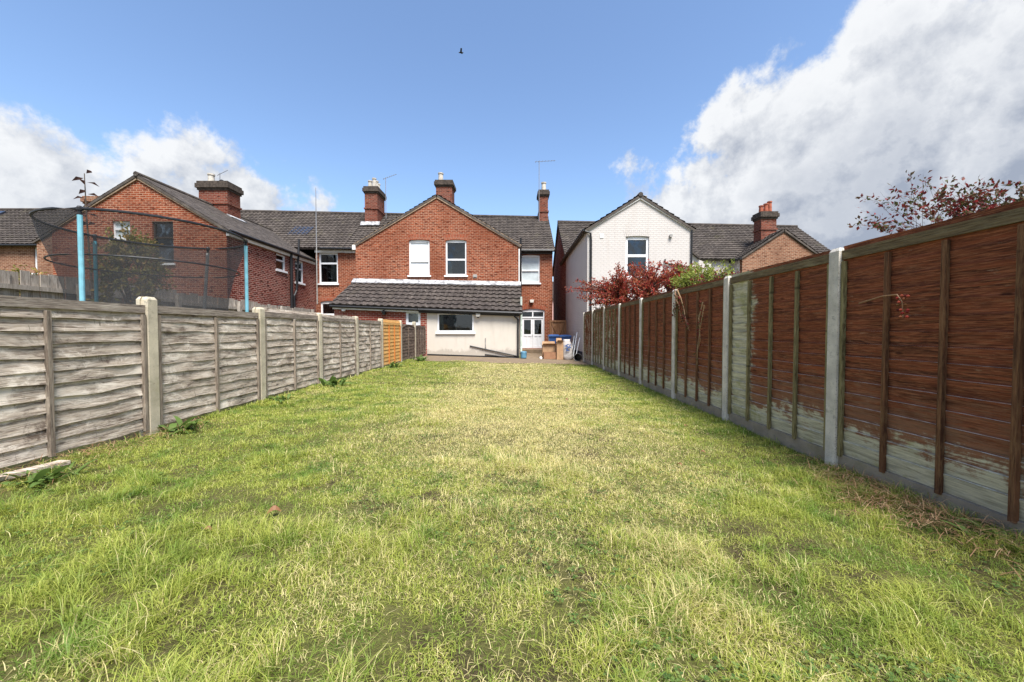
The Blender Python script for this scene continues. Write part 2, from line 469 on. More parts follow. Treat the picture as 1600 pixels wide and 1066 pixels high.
M = {
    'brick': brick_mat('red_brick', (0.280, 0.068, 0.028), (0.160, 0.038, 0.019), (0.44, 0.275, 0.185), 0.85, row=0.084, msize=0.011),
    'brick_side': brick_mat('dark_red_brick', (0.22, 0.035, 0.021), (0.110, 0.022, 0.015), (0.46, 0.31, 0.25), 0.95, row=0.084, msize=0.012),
    'brick_new': brick_mat('bright_red_brick', (0.29, 0.044, 0.024), (0.21, 0.034, 0.020), (0.50, 0.35, 0.27), 0.45, row=0.084, msize=0.012),
    'brick_brown': brick_mat('weathered_brick', (0.28, 0.125, 0.072), (0.19, 0.076, 0.045), (0.40, 0.29, 0.20), 0.8, row=0.084, msize=0.012),
    'brick_stack': brick_mat('chimney_brick', (0.215, 0.050, 0.027), (0.125, 0.033, 0.022), (0.24, 0.165, 0.125), 0.95, row=0.084, msize=0.012),
    'arch': brick_mat('arch_brick', (0.33, 0.075, 0.032), (0.26, 0.055, 0.026), (0.36, 0.23, 0.16), 0.3, row=0.4, width=0.078),
    'soot': plain('sooty_brick', (0.060, 0.046, 0.036), 0.95, 0.5, 9, bumpy=0.5),
    'render': paint_brick_mat('cream_render', (0.60, 0.545, 0.465), (0.40, 0.35, 0.285), bstr=0.08, splash=True),
    'white_brick': paint_brick_mat('painted_brick', (0.59, 0.55, 0.515), (0.43, 0.38, 0.33), msize=0.014, bstr=0.55),
    'tile': tile_mat('roof_tile', (0.046, 0.037, 0.032), (0.080, 0.066, 0.056), amt=0.5),
    'tile_ext': tile_mat('roll_tile', (0.044, 0.035, 0.031), (0.068, 0.055, 0.047), (0.50, 0.47, 0.42), 0.55, 0.12),
    'tile_slate': tile_mat('plain_tile', (0.070, 0.058, 0.050), (0.105, 0.087, 0.074), amt=0.25, moss=0.1),
    'verge': plain('cement_verge', (0.33, 0.235, 0.16), 0.95, 0.3, 8, bumpy=0.4),
    'lead': plain('lead_flashing', (0.33, 0.33, 0.335), 0.6, 0.6, 5),
    'upvc': plain('white_upvc', (0.80, 0.80, 0.80), 0.35, 0.03, 3),
    'fascia': plain('white_fascia', (0.76, 0.74, 0.71), 0.5, 0.1, 4),
    'door': plain('white_door', (0.70, 0.715, 0.73), 0.45, 0.04, 4),
    'blind': plain('white_blind', (0.78, 0.80, 0.81), 0.25, 0.05, 2, spec=0.6),
    'obscure': plain('obscured_glass', (0.50, 0.56, 0.57), 0.12, 0.18, 1.5, spec=0.7),
    'glass': glass_mat('window_glass'),
    'unlit_back': plain('unlit_room_backing', (0.022, 0.020, 0.018), 0.9, 0.5, 3),  # near-black backing: the shade of an unlit interior put into its colour
    'curtain': plain('net_curtain', (0.46, 0.43, 0.37), 0.9, 0.15, 4),
    'brownframe': plain('brown_frame', (0.035, 0.024, 0.018), 0.5, 0.2, 6),
    'black': plain('black_plastic', (0.014, 0.014, 0.015), 0.45, 0.2, 6),
    'pipe_pale': plain('pale_green_pipe', (0.50, 0.57, 0.50), 0.6, 0.25, 9),
    'grey': plain('grey_plastic', (0.32, 0.31, 0.29), 0.6, 0.2, 8),
    'metal': plain('aerial_metal', (0.33, 0.33, 0.34), 0.4, 0.1, 8, metal=0.6),
    'pot_cream': plain('cream_chimney_pot', (0.50, 0.46, 0.40), 0.9, 0.25, 7),
    'pot_red': plain('terracotta_pot', (0.34, 0.10, 0.055), 0.9, 0.3, 7),
    'conc': concrete_mat('concrete_post', (0.60, 0.53, 0.40), 0.3, 0.6),
    'conc_r': concrete_mat('grey_concrete_post', (0.70, 0.65, 0.56), 0.3, 0.9),
    'gravel': concrete_mat('gravel_board', (0.34, 0.29, 0.225), 0.35),
    'paving': concrete_mat('paving', (0.21, 0.155, 0.105), 0.35, 0.5),
    'wood_l': wood_mat('grey_board', (0.78, 0.70, 0.595), (0.075, 0.048, 0.035), (0.455, 0.375, 0.295), 0.65, lo=0.35, hi=0.58, stain=0.75),
    'wood_lb': wood_mat('grey_batten', (0.48, 0.42, 0.34), (0.075, 0.056, 0.043), (0.28, 0.225, 0.175), 0.4, vert=True),
    'wood_lc': wood_mat('grey_cap', (0.56, 0.50, 0.42), (0.070, 0.052, 0.042), (0.34, 0.28, 0.23), 0.5),
    'wood_o': wood_mat('orange_board', (0.80, 0.58, 0.27), (0.52, 0.24, 0.065), (0.70, 0.40, 0.135), 0.4),
    'wood_ob': wood_mat('orange_batten', (0.66, 0.30, 0.10), (0.40, 0.13, 0.030), (0.55, 0.20, 0.05), 0.3, vert=True),
    'wood_d': wood_mat('dark_board', (0.36, 0.29, 0.235), (0.035, 0.024, 0.018), (0.14, 0.095, 0.070), 0.4),
    'wood_r': wood_mat('red_brown_board', (0.46, 0.19, 0.095), (0.046, 0.017, 0.010), (0.275, 0.078, 0.035), 0.55, peel=((0.68, 0.645, 0.49), 0.42, 0.95)),
    'wood_lit_edge': plain('worn_lit_board_edge', (0.74, 0.66, 0.54), 0.9, 0.5, 14),  # pale worn wood, with light caught by the top edges put into the colour
    'wood_rb': wood_mat('red_brown_batten', (0.34, 0.20, 0.09), (0.060, 0.026, 0.014), (0.21, 0.095, 0.045), 0.35, vert=True),
    'wood_rm': wood_mat('mossy_batten', (0.42, 0.38, 0.19), (0.085, 0.068, 0.032), (0.27, 0.22, 0.10), 0.4, vert=True),
    'wood_rc': wood_mat('mossy_cap', (0.32, 0.27, 0.15), (0.060, 0.040, 0.022), (0.19, 0.135, 0.068), 0.4),
    'wood_c': wood_mat('close_board', (0.60, 0.55, 0.48), (0.16, 0.13, 0.105), (0.42, 0.37, 0.31), 0.4, vert=True),
    'wood_g': wood_mat('gate_board', (0.46, 0.27, 0.14), (0.16, 0.07, 0.034), (0.33, 0.17, 0.085), 0.3, vert=True),
    'grass': grass_mat(),
    'soil': soil_mat('lawn_soil', (0.026, 0.018, 0.012), (0.13, 0.092, 0.055), (0.20, 0.21, 0.055), 0.6),
    'ground': soil_mat('garden_ground', (0.06, 0.045, 0.03), (0.13, 0.10, 0.065), (0.085, 0.11, 0.03), 0.8),
    'net': net_mat(),
    'sleeve': plain('blue_foam_sleeve', (0.19, 0.45, 0.53), 0.55, 0.15, 9),
    'sleeve_d': plain('teal_foam_sleeve', (0.09, 0.33, 0.40), 0.6, 0.1, 5),
    'bark': plain('bark', (0.10, 0.075, 0.055), 0.95, 0.4, 20, bumpy=0.5),
    'twig_red': plain('red_bark', (0.13, 0.075, 0.06), 0.9, 0.3, 20),
    'leaf_red': leaf_mat('red_leaves', [(0.10, 0.020, 0.016), (0.29, 0.034, 0.028), (0.46, 0.062, 0.044), (0.42, 0.14, 0.07), (0.20, 0.10, 0.035)]),
    'leaf_dark': leaf_mat('dark_leaves', [(0.02, 0.022, 0.012), (0.05, 0.055, 0.02), (0.06, 0.03, 0.018)]),
    'leaf_lime': leaf_mat('lime_leaves', [(0.13, 0.17, 0.03), (0.27, 0.32, 0.06), (0.40, 0.42, 0.10)]),
    'leaf_olive': leaf_mat('olive_leaves', [(0.11, 0.115, 0.025), (0.24, 0.22, 0.05), (0.38, 0.24, 0.08)]),
    'leaf_olive2': leaf_mat('dull_olive_leaves', [(0.06, 0.06, 0.025), (0.11, 0.10, 0.04), (0.16, 0.09, 0.05), (0.09, 0.035, 0.03)]),
    'leaf_mix': leaf_mat('mixed_leaves', [(0.09, 0.018, 0.018), (0.27, 0.03, 0.034), (0.11, 0.075, 0.032), (0.08, 0.10, 0.03), (0.14, 0.055, 0.04)]),
    'leaf_maroon': leaf_mat('maroon_leaves', [(0.04, 0.022, 0.022), (0.09, 0.045, 0.042), (0.07, 0.05, 0.035)]),
    'leaf_weed': leaf_mat('weed_leaves', [(0.05, 0.10, 0.022), (0.10, 0.17, 0.038), (0.19, 0.25, 0.065)]),
    'straw': leaf_mat('dry_stalks', [(0.16, 0.075, 0.04), (0.33, 0.19, 0.10), (0.45, 0.32, 0.18)], 0.15),
    'fallen': leaf_mat('fallen_leaf', [(0.17, 0.075, 0.035), (0.24, 0.12, 0.055)], 0.15),
    'bin': plain('blue_bin_plastic', (0.045, 0.115, 0.31), 0.45, 0.12, 5),
    'tub': plain('blue_tub_plastic', (0.10, 0.25, 0.36), 0.5, 0.15, 7),
    'card': plain('cardboard', (0.40, 0.245, 0.135), 0.9, 0.15, 5),
    'card_d': plain('brown_cardboard', (0.30, 0.155, 0.085), 0.9, 0.15, 5),
    'bag': plain('grey_sack', (0.44, 0.41, 0.385), 0.7, 0.2, 6),
    'print': plain('blue_print', (0.05, 0.10, 0.26), 0.6, 0.2, 12),
    'lath': plain('white_lath', (0.72, 0.72, 0.70), 0.6, 0.1, 5),
    'pink': plain('pink_render', (0.60, 0.36, 0.32), 0.85, 0.1, 2),
    'solar': plain('solar_panel', (0.03, 0.035, 0.05), 0.15, 0.2, 2, spec=0.7),
    'lamp': plain('lamp_glass', (0.62, 0.60, 0.55), 0.3, 0.1, 6),
    'bird': plain('dark_feathers', (0.03, 0.03, 0.03), 0.8, 0.2, 30),
}


# ------------------------------------------------------------------ mesh helpers
class MB:
    def __init__(self):
        self.v, self.f = [], []

    def add(self, verts, faces):
        o = len(self.v)
        self.v += [tuple(p) for p in verts]
        self.f += [tuple(i + o for i in f) for f in faces]
        return self

    def box(self, x0, x1, y0, y1, z0, z1):
        return self.add([(x0, y0, z0), (x1, y0, z0), (x1, y1, z0), (x0, y1, z0), (x0, y0, z1), (x1, y0, z1), (x1, y1, z1), (x0, y1, z1)],
                        [(0, 3, 2, 1), (4, 5, 6, 7), (0, 1, 5, 4), (1, 2, 6, 5), (2, 3, 7, 6), (3, 0, 4, 7)])

    def frustum(self, cx, cy, z0, z1, a0, b0, a1, b1):
        return self.add([(cx - a0, cy - b0, z0), (cx + a0, cy - b0, z0), (cx + a0, cy + b0, z0), (cx - a0, cy + b0, z0),
                         (cx - a1, cy - b1, z1), (cx + a1, cy - b1, z1), (cx + a1, cy + b1, z1), (cx - a1, cy + b1, z1)],
                        [(0, 3, 2, 1), (4, 5, 6, 7), (0, 1, 5, 4), (1, 2, 6, 5), (2, 3, 7, 6), (3, 0, 4, 7)])

    def prism(self, poly, d):
        """polygon of 3-D points, extruded by vector d"""
        n = len(poly)
        d = Vector(d)
        a = [Vector(p) for p in poly]
        b = [p + d for p in a]
        return self.add(a + b, [tuple(range(n)), tuple(range(2 * n - 1, n - 1, -1))] + [(i, i + n, (i + 1) % n + n, (i + 1) % n) for i in range(n)])

    def bar(self, p, q, wdt, hgt, up=(0, 0, 1)):
        p, q = Vector(p), Vector(q)
        d = (q - p).normalized()
        u = Vector(up)
        s = d.cross(u)
        if s.length < 1e-4:
            s = d.cross(Vector((1, 0, 0)))
        s.normalize()
        u = s.cross(d).normalized()
        s, u = s * wdt / 2, u * hgt / 2
        return self.prism([p - s - u, p + s - u, p + s + u, p - s + u], q - p)

    def tube(self, pts, rad, n=8, cap=True):
        pts = [Vector(p) for p in pts]
        if not hasattr(rad, '__len__'):
            rad = [rad] * len(pts)
        vs, fs = [], []
        ref = None
        for i, p in enumerate(pts):
            t = (pts[min(i + 1, len(pts) - 1)] - pts[max(i - 1, 0)]).normalized()
            if ref is None:
                ref = Vector((1, 0, 0)) if abs(t.x) < 0.8 else Vector((0, 1, 0))
            s = t.cross(ref).normalized()
            u = s.cross(t).normalized()
            ref = u.cross(s) if False else ref
            for k in range(n):
                a = 2 * math.pi * k / n
                vs.append(p + (s * math.cos(a) + u * math.sin(a)) * rad[i])
        for i in range(len(pts) - 1):
            for k in range(n):
                fs.append((i * n + k, i * n + (k + 1) % n, (i + 1) * n + (k + 1) % n, (i + 1) * n + k))
        if cap:
            fs.append(tuple(range(n - 1, -1, -1)))
            fs.append(tuple((len(pts) - 1) * n + k for k in range(n)))
        return self.add(vs, fs)

    def lathe(self, c, prof, n=16, sx=1.0, sy=1.0):
        vs = [(c[0] + r * sx * math.cos(2 * math.pi * k / n), c[1] + r * sy * math.sin(2 * math.pi * k / n), c[2] + z) for (r, z) in prof for k in range(n)]
        fs = [(i * n + k, i * n + (k + 1) % n, (i + 1) * n + (k + 1) % n, (i + 1) * n + k) for i in range(len(prof) - 1) for k in range(n)]
        return self.add(vs, fs)

    def xf(self, mat):
        self.v = [tuple(mat @ Vector(p)) for p in self.v]
        return self


def mesh_of(name, mb, mat, smooth=False, uv=False):
    me = bpy.data.meshes.new(name)
    me.from_pydata(mb.v, [], mb.f)
    me.materials.append(mat)
    if smooth:
        me.polygons.foreach_set('use_smooth', [True] * len(me.polygons))
    if uv:
        l = me.uv_layers.new(name='UVMap')
        for p in me.polygons:
            n = p.normal
            ax, ay, az = abs(n.x), abs(n.y), abs(n.z)
            for li in p.loop_indices:
                c = me.vertices[me.loops[li].vertex_index].co
                l.data[li].uv = (c.x, c.z) if ay >= ax and ay >= az else ((c.y, c.z) if ax >= az else (c.x, c.y))
    me.update()
    return me


def link(name, me, parent=None, loc=None, rotz=0.0):
    o = bpy.data.objects.new(name, me)
    C.objects.link(o)
    if parent is not None:
        o.parent = parent
    if loc is not None:
        o.location = loc
    o.rotation_euler.z = rotz
    return o


WORLD = {}


def part(name, mb, mat, parent, smooth=False, uv=False, kind=None, label=None):
    """a part written in world coordinates under an unrotated root (or under a part of one)"""
    o = link(name, mesh_of(name, mb, mat, smooth, uv), parent)
    base = WORLD.get(parent.name, Vector((0, 0, 0)))
    o.location = -base
    WORLD[o.name] = Vector((0, 0, 0))
    if kind:
        o['kind'] = kind
    if label:
        o['label'] = label
    return o


def thing(name, label, cat, loc=(0, 0, 0), group=None):
    o = link(name, None, None, loc)
    WORLD[o.name] = Vector(loc)
    tag(o, label, cat, group)
    return o


def tag(o, label, cat, group=None):
    o['label'] = label
    o['category'] = cat
    if group:
        o['group'] = group
    return o


def struct(name, mb, mat, uv=False):
    o = link(name, mesh_of(name, mb, mat, False, uv))
    o['kind'] = 'structure'
    return o


# ------------------------------------------------------------------ ground
LX, RX = -3.90, 3.08                       # the two garden fences


def slope(x):
    """the plots step down gently from left to right"""
    return -0.0287 * (min(max(x, -16.0), RX) - RX)


def vnoise(x, y, scale, seed):
    r = np.random.RandomState(seed)
    g = r.rand(128, 128)
    fx, fy = x * scale + 40.3, y * scale + 40.7
    ix, iy = np.floor(fx).astype(int), np.floor(fy).astype(int)
    tx, ty = fx - ix, fy - iy
    tx, ty = tx * tx * (3 - 2 * tx), ty * ty * (3 - 2 * ty)
    a, b = g[ix % 128, iy % 128], g[(ix + 1) % 128, iy % 128]
    c, d = g[ix % 128, (iy + 1) % 128], g[(ix + 1) % 128, (iy + 1) % 128]
    return (a * (1 - tx) + b * tx) * (1 - ty) + (c * (1 - tx) + d * tx) * ty


def lawn_z(x, y):
    x, y = np.asarray(x, float), np.asarray(y, float)
    base = -0.0287 * (np.clip(x, -16, RX) - RX)
    und = 0.045 * (vnoise(x, y, 0.8, 3) - 0.5) + 0.02 * (vnoise(x, y, 3.1, 4) - 0.5)
    edge = np.clip((x - RX + 0.45) / 0.45, 0, 1) * 0.05 * np.clip((4.5 - y) / 2.0, 0, 1)
    return base + und + edge


g = MB()
xs = [-900, -200, -60, -16, -8, -3.9, 0, RX, 20, 60, 200, 900]
ys = [-900, -60, -8, 0, 8, 16, 30, 60, 200, 1200]
gv = [(x, y, slope(x) - 0.06) for y in ys for x in xs]
gf = [(j * len(xs) + i, j * len(xs) + i + 1, (j + 1) * len(xs) + i + 1, (j + 1) * len(xs) + i) for j in range(len(ys) - 1) for i in range(len(xs) - 1)]
struct('ground', g.add(gv, gf), M['ground'])

LY0, LY1 = -4.0, 14.6
nx, ny = 70, 180
gx = np.linspace(LX + 0.01, RX - 0.01, nx)
gy = np.linspace(LY0, LY1, ny)
GX, GY = np.meshgrid(gx, gy)
GZ = lawn_z(GX, GY)
lv = list(zip(GX.ravel().tolist(), GY.ravel().tolist(), GZ.ravel().tolist()))
lf = [(j * nx + i, j * nx + i + 1, (j + 1) * nx + i + 1, (j + 1) * nx + i) for j in range(ny - 1) for i in range(nx - 1)]
struct('lawn', MB().add(lv, lf), M['soil'])

pv = MB()
for (x0, x1, y0, y1) in ((LX, 0.5, 14.4, 17.35), (0.5, RX + 0.1, 14.55, 24.0)):
    n = 6
    for i in range(n):
        a, b = x0 + (x1 - x0) * i / n, x0 + (x1 - x0) * (i + 1) / n
        pv.add([(a, y0, slope(a) - 0.012), (b, y0, slope(b) - 0.012), (b, y1, slope(b) - 0.012), (a, y1, slope(a) - 0.012)], [(0, 1, 2, 3)])
struct('patio', pv, M['paving'])


# ------------------------------------------------------------------ building helpers
def FR(y):
    """wall plane facing the camera at depth y"""
    return Matrix.Translation((0, y, 0))


def SIDE_R(x):
    """wall plane facing right (+X): local x runs along world Y"""
    return Matrix.Translation((x, 0, 0)) @ Matrix.Rotation(R(90), 4, 'Z')


def SIDE_L(x):
    """wall plane facing left (-X): local x = -world Y"""
    return Matrix.Translation((x, 0, 0)) @ Matrix.Rotation(R(-90), 4, 'Z')


def clip(poly, px, pz, nx_, nz_):
    """keep the part of a 2-D polygon where (p - (px,pz)).n >= 0"""
    out = []
    for i in range(len(poly)):
        p, q = poly[i], poly[(i + 1) % len(poly)]
        dp, dq = (p[0] - px) * nx_ + (p[1] - pz) * nz_, (q[0] - px) * nx_ + (q[1] - pz) * nz_
        if dp >= 0:
            out.append(p)
        if dp * dq < 0:
            k = dp / (dp - dq)
            out.append((p[0] + (q[0] - p[0]) * k, p[1] + (q[1] - p[1]) * k))
    return out


def wall_mb(x0, x1, z0, z1, holes=(), t=0.25, gable=None):
    """wall in the local xz plane facing -y, with real openings and reveals; z1 may be (left, right)"""
    mb = MB()
    zl, zr = z1 if hasattr(z1, '__len__') else (z1, z1)
    zt = min(zl, zr)
    top = gable[1] if gable else zt
    X = sorted({x0, x1, *[h[0] for h in holes], *[h[1] for h in holes]})
    Z = sorted({z0, top, *[h[2] for h in holes], *[h[3] for h in holes]})
    for i in range(len(X) - 1):
        for j in range(len(Z) - 1):
            cx, cz = (X[i] + X[i + 1]) / 2, (Z[j] + Z[j + 1]) / 2
            if any(h[0] < cx < h[1] and h[2] < cz < h[3] for h in holes):
                continue
            poly = [(X[i], Z[j]), (X[i + 1], Z[j]), (X[i + 1], Z[j + 1]), (X[i], Z[j + 1])]
            if gable:
                poly = clip(poly, x0, zl, gable[1] - zl, -(gable[0] - x0))
                poly = clip(poly, x1, zr, -(gable[1] - zr), -(x1 - gable[0]))
            if len(poly) > 2:
                mb.add([(p[0], 0, p[1]) for p in poly], [tuple(range(len(poly)))])
    if gable:
        xa, za = gable
        mb.add([(x0, t, zt), (x1, t, zt), (xa, t, za)], [(2, 1, 0)])
    elif abs(zl - zr) > 1e-4:
        mb.add([(x0, 0, zt), (x1, 0, zt)] + ([(x0, 0, zl)] if zl > zr else [(x1, 0, zr)]), [(0, 1, 2)])
    for (a, b, c, d) in holes:
        mb.add([(a, 0, c), (b, 0, c), (b, 0, d), (a, 0, d), (a, t, c), (b, t, c), (b, t, d), (a, t, d)],
               [(0, 4, 7, 3), (1, 2, 6, 5), (0, 1, 5, 4), (3, 7, 6, 2)])
    mb.add([(x0, 0, z0), (x0, t, z0), (x0, t, zl), (x0, 0, zl), (x1, 0, z0), (x1, t, z0), (x1, t, zr), (x1, 0, zr)], [(0, 3, 2, 1), (4, 5, 6, 7), (0, 1, 5, 4)])
    mb.add([(x0, t, z0), (x1, t, z0), (x1, t, zr), (x0, t, zl)], [(3, 2, 1, 0)])
    return mb


def window(root, mat4, x0, x1, z0, z1, transom=0.5, frame='upvc', pane='glass', low=None, arch=0.0, sill='upvc', depth=0.07, fw=0.075, mull=0, label=None, curtain=None):
    """part window (the frame) with sub-parts pane, sill, arch"""
    f = MB()
    y0, y1 = depth, depth + 0.08
    f.box(x0, x0 + fw, y0, y1, z0, z1)
    f.box(x1 - fw, x1, y0, y1, z0, z1)
    f.box(x0 + fw, x1 - fw, y0, y1, z0, z0 + fw)
    f.box(x0 + fw, x1 - fw, y0, y1, z1 - fw, z1)
    zt = z0 + (z1 - z0) * transom if transom else None
    if zt:
        f.box(x0 + fw, x1 - fw, y0 - 0.012, y1, zt - fw * 0.55, zt + fw * 0.55)
    for k in range(mull):
        xm = x0 + (x1 - x0) * (k + 1) / (mull + 1)
        f.box(xm - fw * 0.4, xm + fw * 0.4, y0 - 0.006, y1, z0 + fw, z1 - fw)
    if arch:
        n = 8
        pts = [(x0 + (x1 - x0) * i / n, z1 + arch * (1 - (2 * i / n - 1) ** 2)) for i in range(n + 1)]
        f.prism([(x0, y0, z1 - 0.001), (x1, y0, z1 - 0.001)] + [(p[0], y0, p[1]) for p in reversed(pts[1:-1])], (0, 0.08, 0))
    w_ = part('window', f.xf(mat4), M[frame], root, label=label)
    yp = depth + 0.045
    if zt and low:
        part('pane', MB().box(x0 + fw * 0.9, x1 - fw * 0.9, yp, yp + 0.01, zt, z1 - fw * 0.9).xf(mat4), M[pane], w_)
        part('pane', MB().box(x0 + fw * 0.9, x1 - fw * 0.9, yp, yp + 0.01, z0 + fw * 0.9, zt).xf(mat4), M[low], w_)
    elif zt:
        part('pane', MB().box(x0 + fw * 0.9, x1 - fw * 0.9, yp, yp + 0.01, zt, z1 - fw * 0.9).xf(mat4), M[pane], w_)
        part('pane', MB().box(x0 + fw * 0.9, x1 - fw * 0.9, yp, yp + 0.01, z0 + fw * 0.9, zt).xf(mat4), M[pane], w_)
    else:
        part('pane', MB().box(x0 + fw * 0.9, x1 - fw * 0.9, yp, yp + 0.01, z0 + fw * 0.9, z1 - fw * 0.9).xf(mat4), M[pane], w_)
    if pane == 'glass':
        part('unlit_back', MB().box(x0 + 0.004, x1 - 0.004, 0.236, 0.242, z0 + 0.004, z1 - 0.004).xf(mat4), M['unlit_back'], w_)  # flat dark panel close behind the pane, standing for the unlit interior
        if curtain:
            for (ca_, cb_, cz_) in curtain:
                cm_ = MB()
                nn = max(3, int((cb_ - ca_) * (x1 - x0) / 0.05))
                for i in range(nn):
                    xa_ = x0 + (x1 - x0) * (ca_ + (cb_ - ca_) * i / nn)
                    xb_ = x0 + (x1 - x0) * (ca_ + (cb_ - ca_) * (i + 1) / nn)
                    ya_, yb_ = (0.20, 0.215) if i % 2 else (0.215, 0.20)
                    cm_.add([(xa_, ya_, z0 + 0.02), (xb_, yb_, z0 + 0.02), (xb_, yb_, z0 + (z1 - z0) * cz_), (xa_, ya_, z0 + (z1 - z0) * cz_)], [(0, 1, 2, 3)])
                part('curtain', cm_.xf(mat4), M['curtain'], w_)
    if sill:
        part('sill', MB().box(x0 - 0.07, x1 + 0.07, -0.07, depth + 0.01, z0 - 0.085, z0 - 0.002).xf(mat4), M[sill], w_)
    if arch:
        a = MB()
        n = 14
        hh = 0.27
        for i in range(n):
            def pt(t, r):
                x = x0 - 0.05 + (x1 - x0 + 0.1) * t + (t - 0.5) * 0.10 * r / hh
                return (x, -0.006, z1 + arch * (1 - (2 * t - 1) ** 2) + 0.004 + r)
            ta, tb = (i + 0.06) / n, (i + 0.94) / n
            a.prism([pt(ta, 0), pt(tb, 0), pt(tb, hh), pt(ta, hh)], (0, 0.03, 0))
        part('arch', a.xf(mat4), M['arch'], w_, uv=True)
    return w_


def hole(x0, x1, z0, z1, arch=0.0):
    return (x0, x1, z0, z1 + arch)


def roof_plane(root, e0, e1, r0, r1, mat='tile', tile=0.27, course=0.26, amp=0.020, lip=0.050, seg=4, name='roof'):
    """slab + joined rolled tiles from the eave line e0-e1 to the ridge line r0-r1"""
    e0, e1, r0, r1 = map(Vector, (e0, e1, r0, r1))
    nrm = (e1 - e0).cross(r0 - e0).normalized()
    if nrm.z < 0:
        nrm = -nrm
    slab = MB().prism([e0, e1, r1, r0], -nrm * 0.09)
    ro = part(name, slab, M['tile_slate'], root)
    rows = max(2, int(((r0 - e0).length + (r1 - e1).length) / 2 / course))
    cols = max(2, int(max((e1 - e0).length, (r1 - r0).length) / tile))
    n = cols * seg
    mb = MB()
    vs, fs = [], []
    rr = random.Random(int(abs(e0.x * 31 + e0.y * 17)) + rows)
    for j in range(rows):
        t0, t1 = j / rows, (j + 1) / rows + 0.12 / rows
        base = len(vs)
        for i in range(n + 1):
            s = i / n
            ph = (i % seg) / seg
            h = amp * (math.sin(2 * math.pi * ph) * 0.9 + 0.4 * math.sin(4 * math.pi * ph + 0.8)) if amp else 0.0
            jit = rr.uniform(-0.004, 0.004)
            a, b = e0.lerp(e1, s), r0.lerp(r1, s)
            lo, hi = a.lerp(b, t0), a.lerp(b, min(t1, 1.0))
            vs += [lo + nrm * 0.004, lo + nrm * (lip + 0.01 + h + jit), hi + nrm * (0.012 + h * 0.6)]
        for i in range(n):
            k = base + i * 3
            fs += [(k, k + 3, k + 4, k + 1), (k + 1, k + 4, k + 5, k + 2)]
    part('tiles', mb.add(vs, fs), M[mat], ro, kind='stuff')
    return ro


def chimney(root, x0, x1, y0, y1, z0, z1, pots, mat='brick_stack', potmat='pot_cream', potr=0.13, flash=True, cap='soot'):
    st = MB().box(x0, x1, y0, y1, z0, z1 - 0.42)
    b = 0.05
    zm = z0 + (z1 - z0) * 0.50
    st.box(x0 - b, x1 + b, y0 - b, y1 + b, zm, zm + 0.085)
    ch = part('chimney', st, M[mat], root, uv=True)
    cp = MB()
    for k, (e, za, zb) in enumerate(((0.05, 0.43, 0.33), (0.11, 0.33, 0.12), (0.06, 0.12, 0.0))):
        cp.box(x0 - e, x1 + e, y0 - e, y1 + e, z1 - za, z1 - zb)
    part('corbel', cp, M[cap], ch, uv=True)
    for (px, py, h) in pots:
        pm = MB().lathe((px, py, z1 - 0.02), [(potr * 1.12, 0), (potr * 1.05, 0.06), (potr, 0.08), (potr * 0.88, h - 0.09), (potr * 1.08, h - 0.07), (potr * 1.08, h), (potr * 0.75, h), (potr * 0.7, h - 0.3), (0.001, h - 0.31)], 12)
        part('pot', pm, M[potmat], ch, smooth=False)
    return ch


def aerial(name, label, x, y, z0, z1, boom, yaw, tilt=0.0, n=7):
    t = thing(name, label, 'aerial', (x, y, z0))
    part('mast', MB().tube([(x, y, z0), (x, y, z1)], 0.022, 6), M['metal'], t)
    b = MB()
    d = Vector((math.cos(yaw), math.sin(yaw), tilt)).normalized()
    s = Vector((-math.sin(yaw), math.cos(yaw), 0))
    c = Vector((x, y, z1 - 0.05))
    b.tube([c - d * boom * 0.25, c + d * boom], 0.014, 5)
    for k in range(n):
        p = c - d * boom * 0.2 + d * boom * 1.15 * k / (n - 1)
        hl = 0.17 - 0.012 * k
        b.tube([p - s * hl, p + s * hl], 0.008, 4)
    part('boom', b, M['metal'], t)
    return t


def gutter(root, p, q, r=0.065):
    p, q = Vector(p), Vector(q)
    return part('gutter', MB().tube([p, q], r, 8), M['black'], root)


# ------------------------------------------------------------------ house A: the pair of red brick houses with the gabled wing
A = thing('terraced_house', 'red brick house with wide gabled wing and low tiled cream extension', 'house', (-3.8, 17.3, 0))
GY = 19.6                                   # gable wall depth
g0, g1, gz, ga = -7.94, 0.33, 5.68, (-3.80, 8.14)
ws = [(-5.23, -4.18, 4.12, 5.86), (-3.37, -2.31, 4.12, 5.86)]
part('wall', wall_mb(g0, g1, 0, gz, [hole(*k, 0.06) for k in ws], gable=ga).xf(FR(GY)), M['brick'], A, uv=True)
window(A, FR(GY), *ws[0], transom=0.42, pane='blind', low='blind', arch=0.06, label='window with white blind down')
window(A, FR(GY), *ws[1], transom=0.46, arch=0.06, curtain=[(0.06, 0.30, 0.46)])
part('wall', wall_mb(GY + 0.25, 23.0, 0, gz, t=0.2).xf(SIDE_R(g1)), M['brick'], A, uv=True)
part('wall', wall_mb(-23.0, -(GY + 0.25), 0, gz, t=0.2).xf(SIDE_L(g0)), M['brick'], A, uv=True)
roof_plane(A, (g0 - 0.15, GY - 0.06, gz - 0.08), (g0 - 0.15, 25.4, gz - 0.08), (ga[0], GY - 0.06, ga[1] + 0.03), (ga[0], 25.4, ga[1] + 0.03))
roof_plane(A, (g1 + 0.15, GY - 0.06, gz - 0.08), (g1 + 0.15, 25.4, gz - 0.08), (ga[0], GY - 0.06, ga[1] + 0.03), (ga[0], 25.4, ga[1] + 0.03))
vg = MB()
for (sx, ex) in ((g0 - 0.12, ga[0]), (g1 + 0.12, ga[0])):
    vg.bar((sx, GY - 0.025, gz - 0.10), (ex, GY - 0.025, ga[1] - 0.06), 0.05, 0.15, up=(0, 0, 1))
part('verge', vg, M['verge'], A)
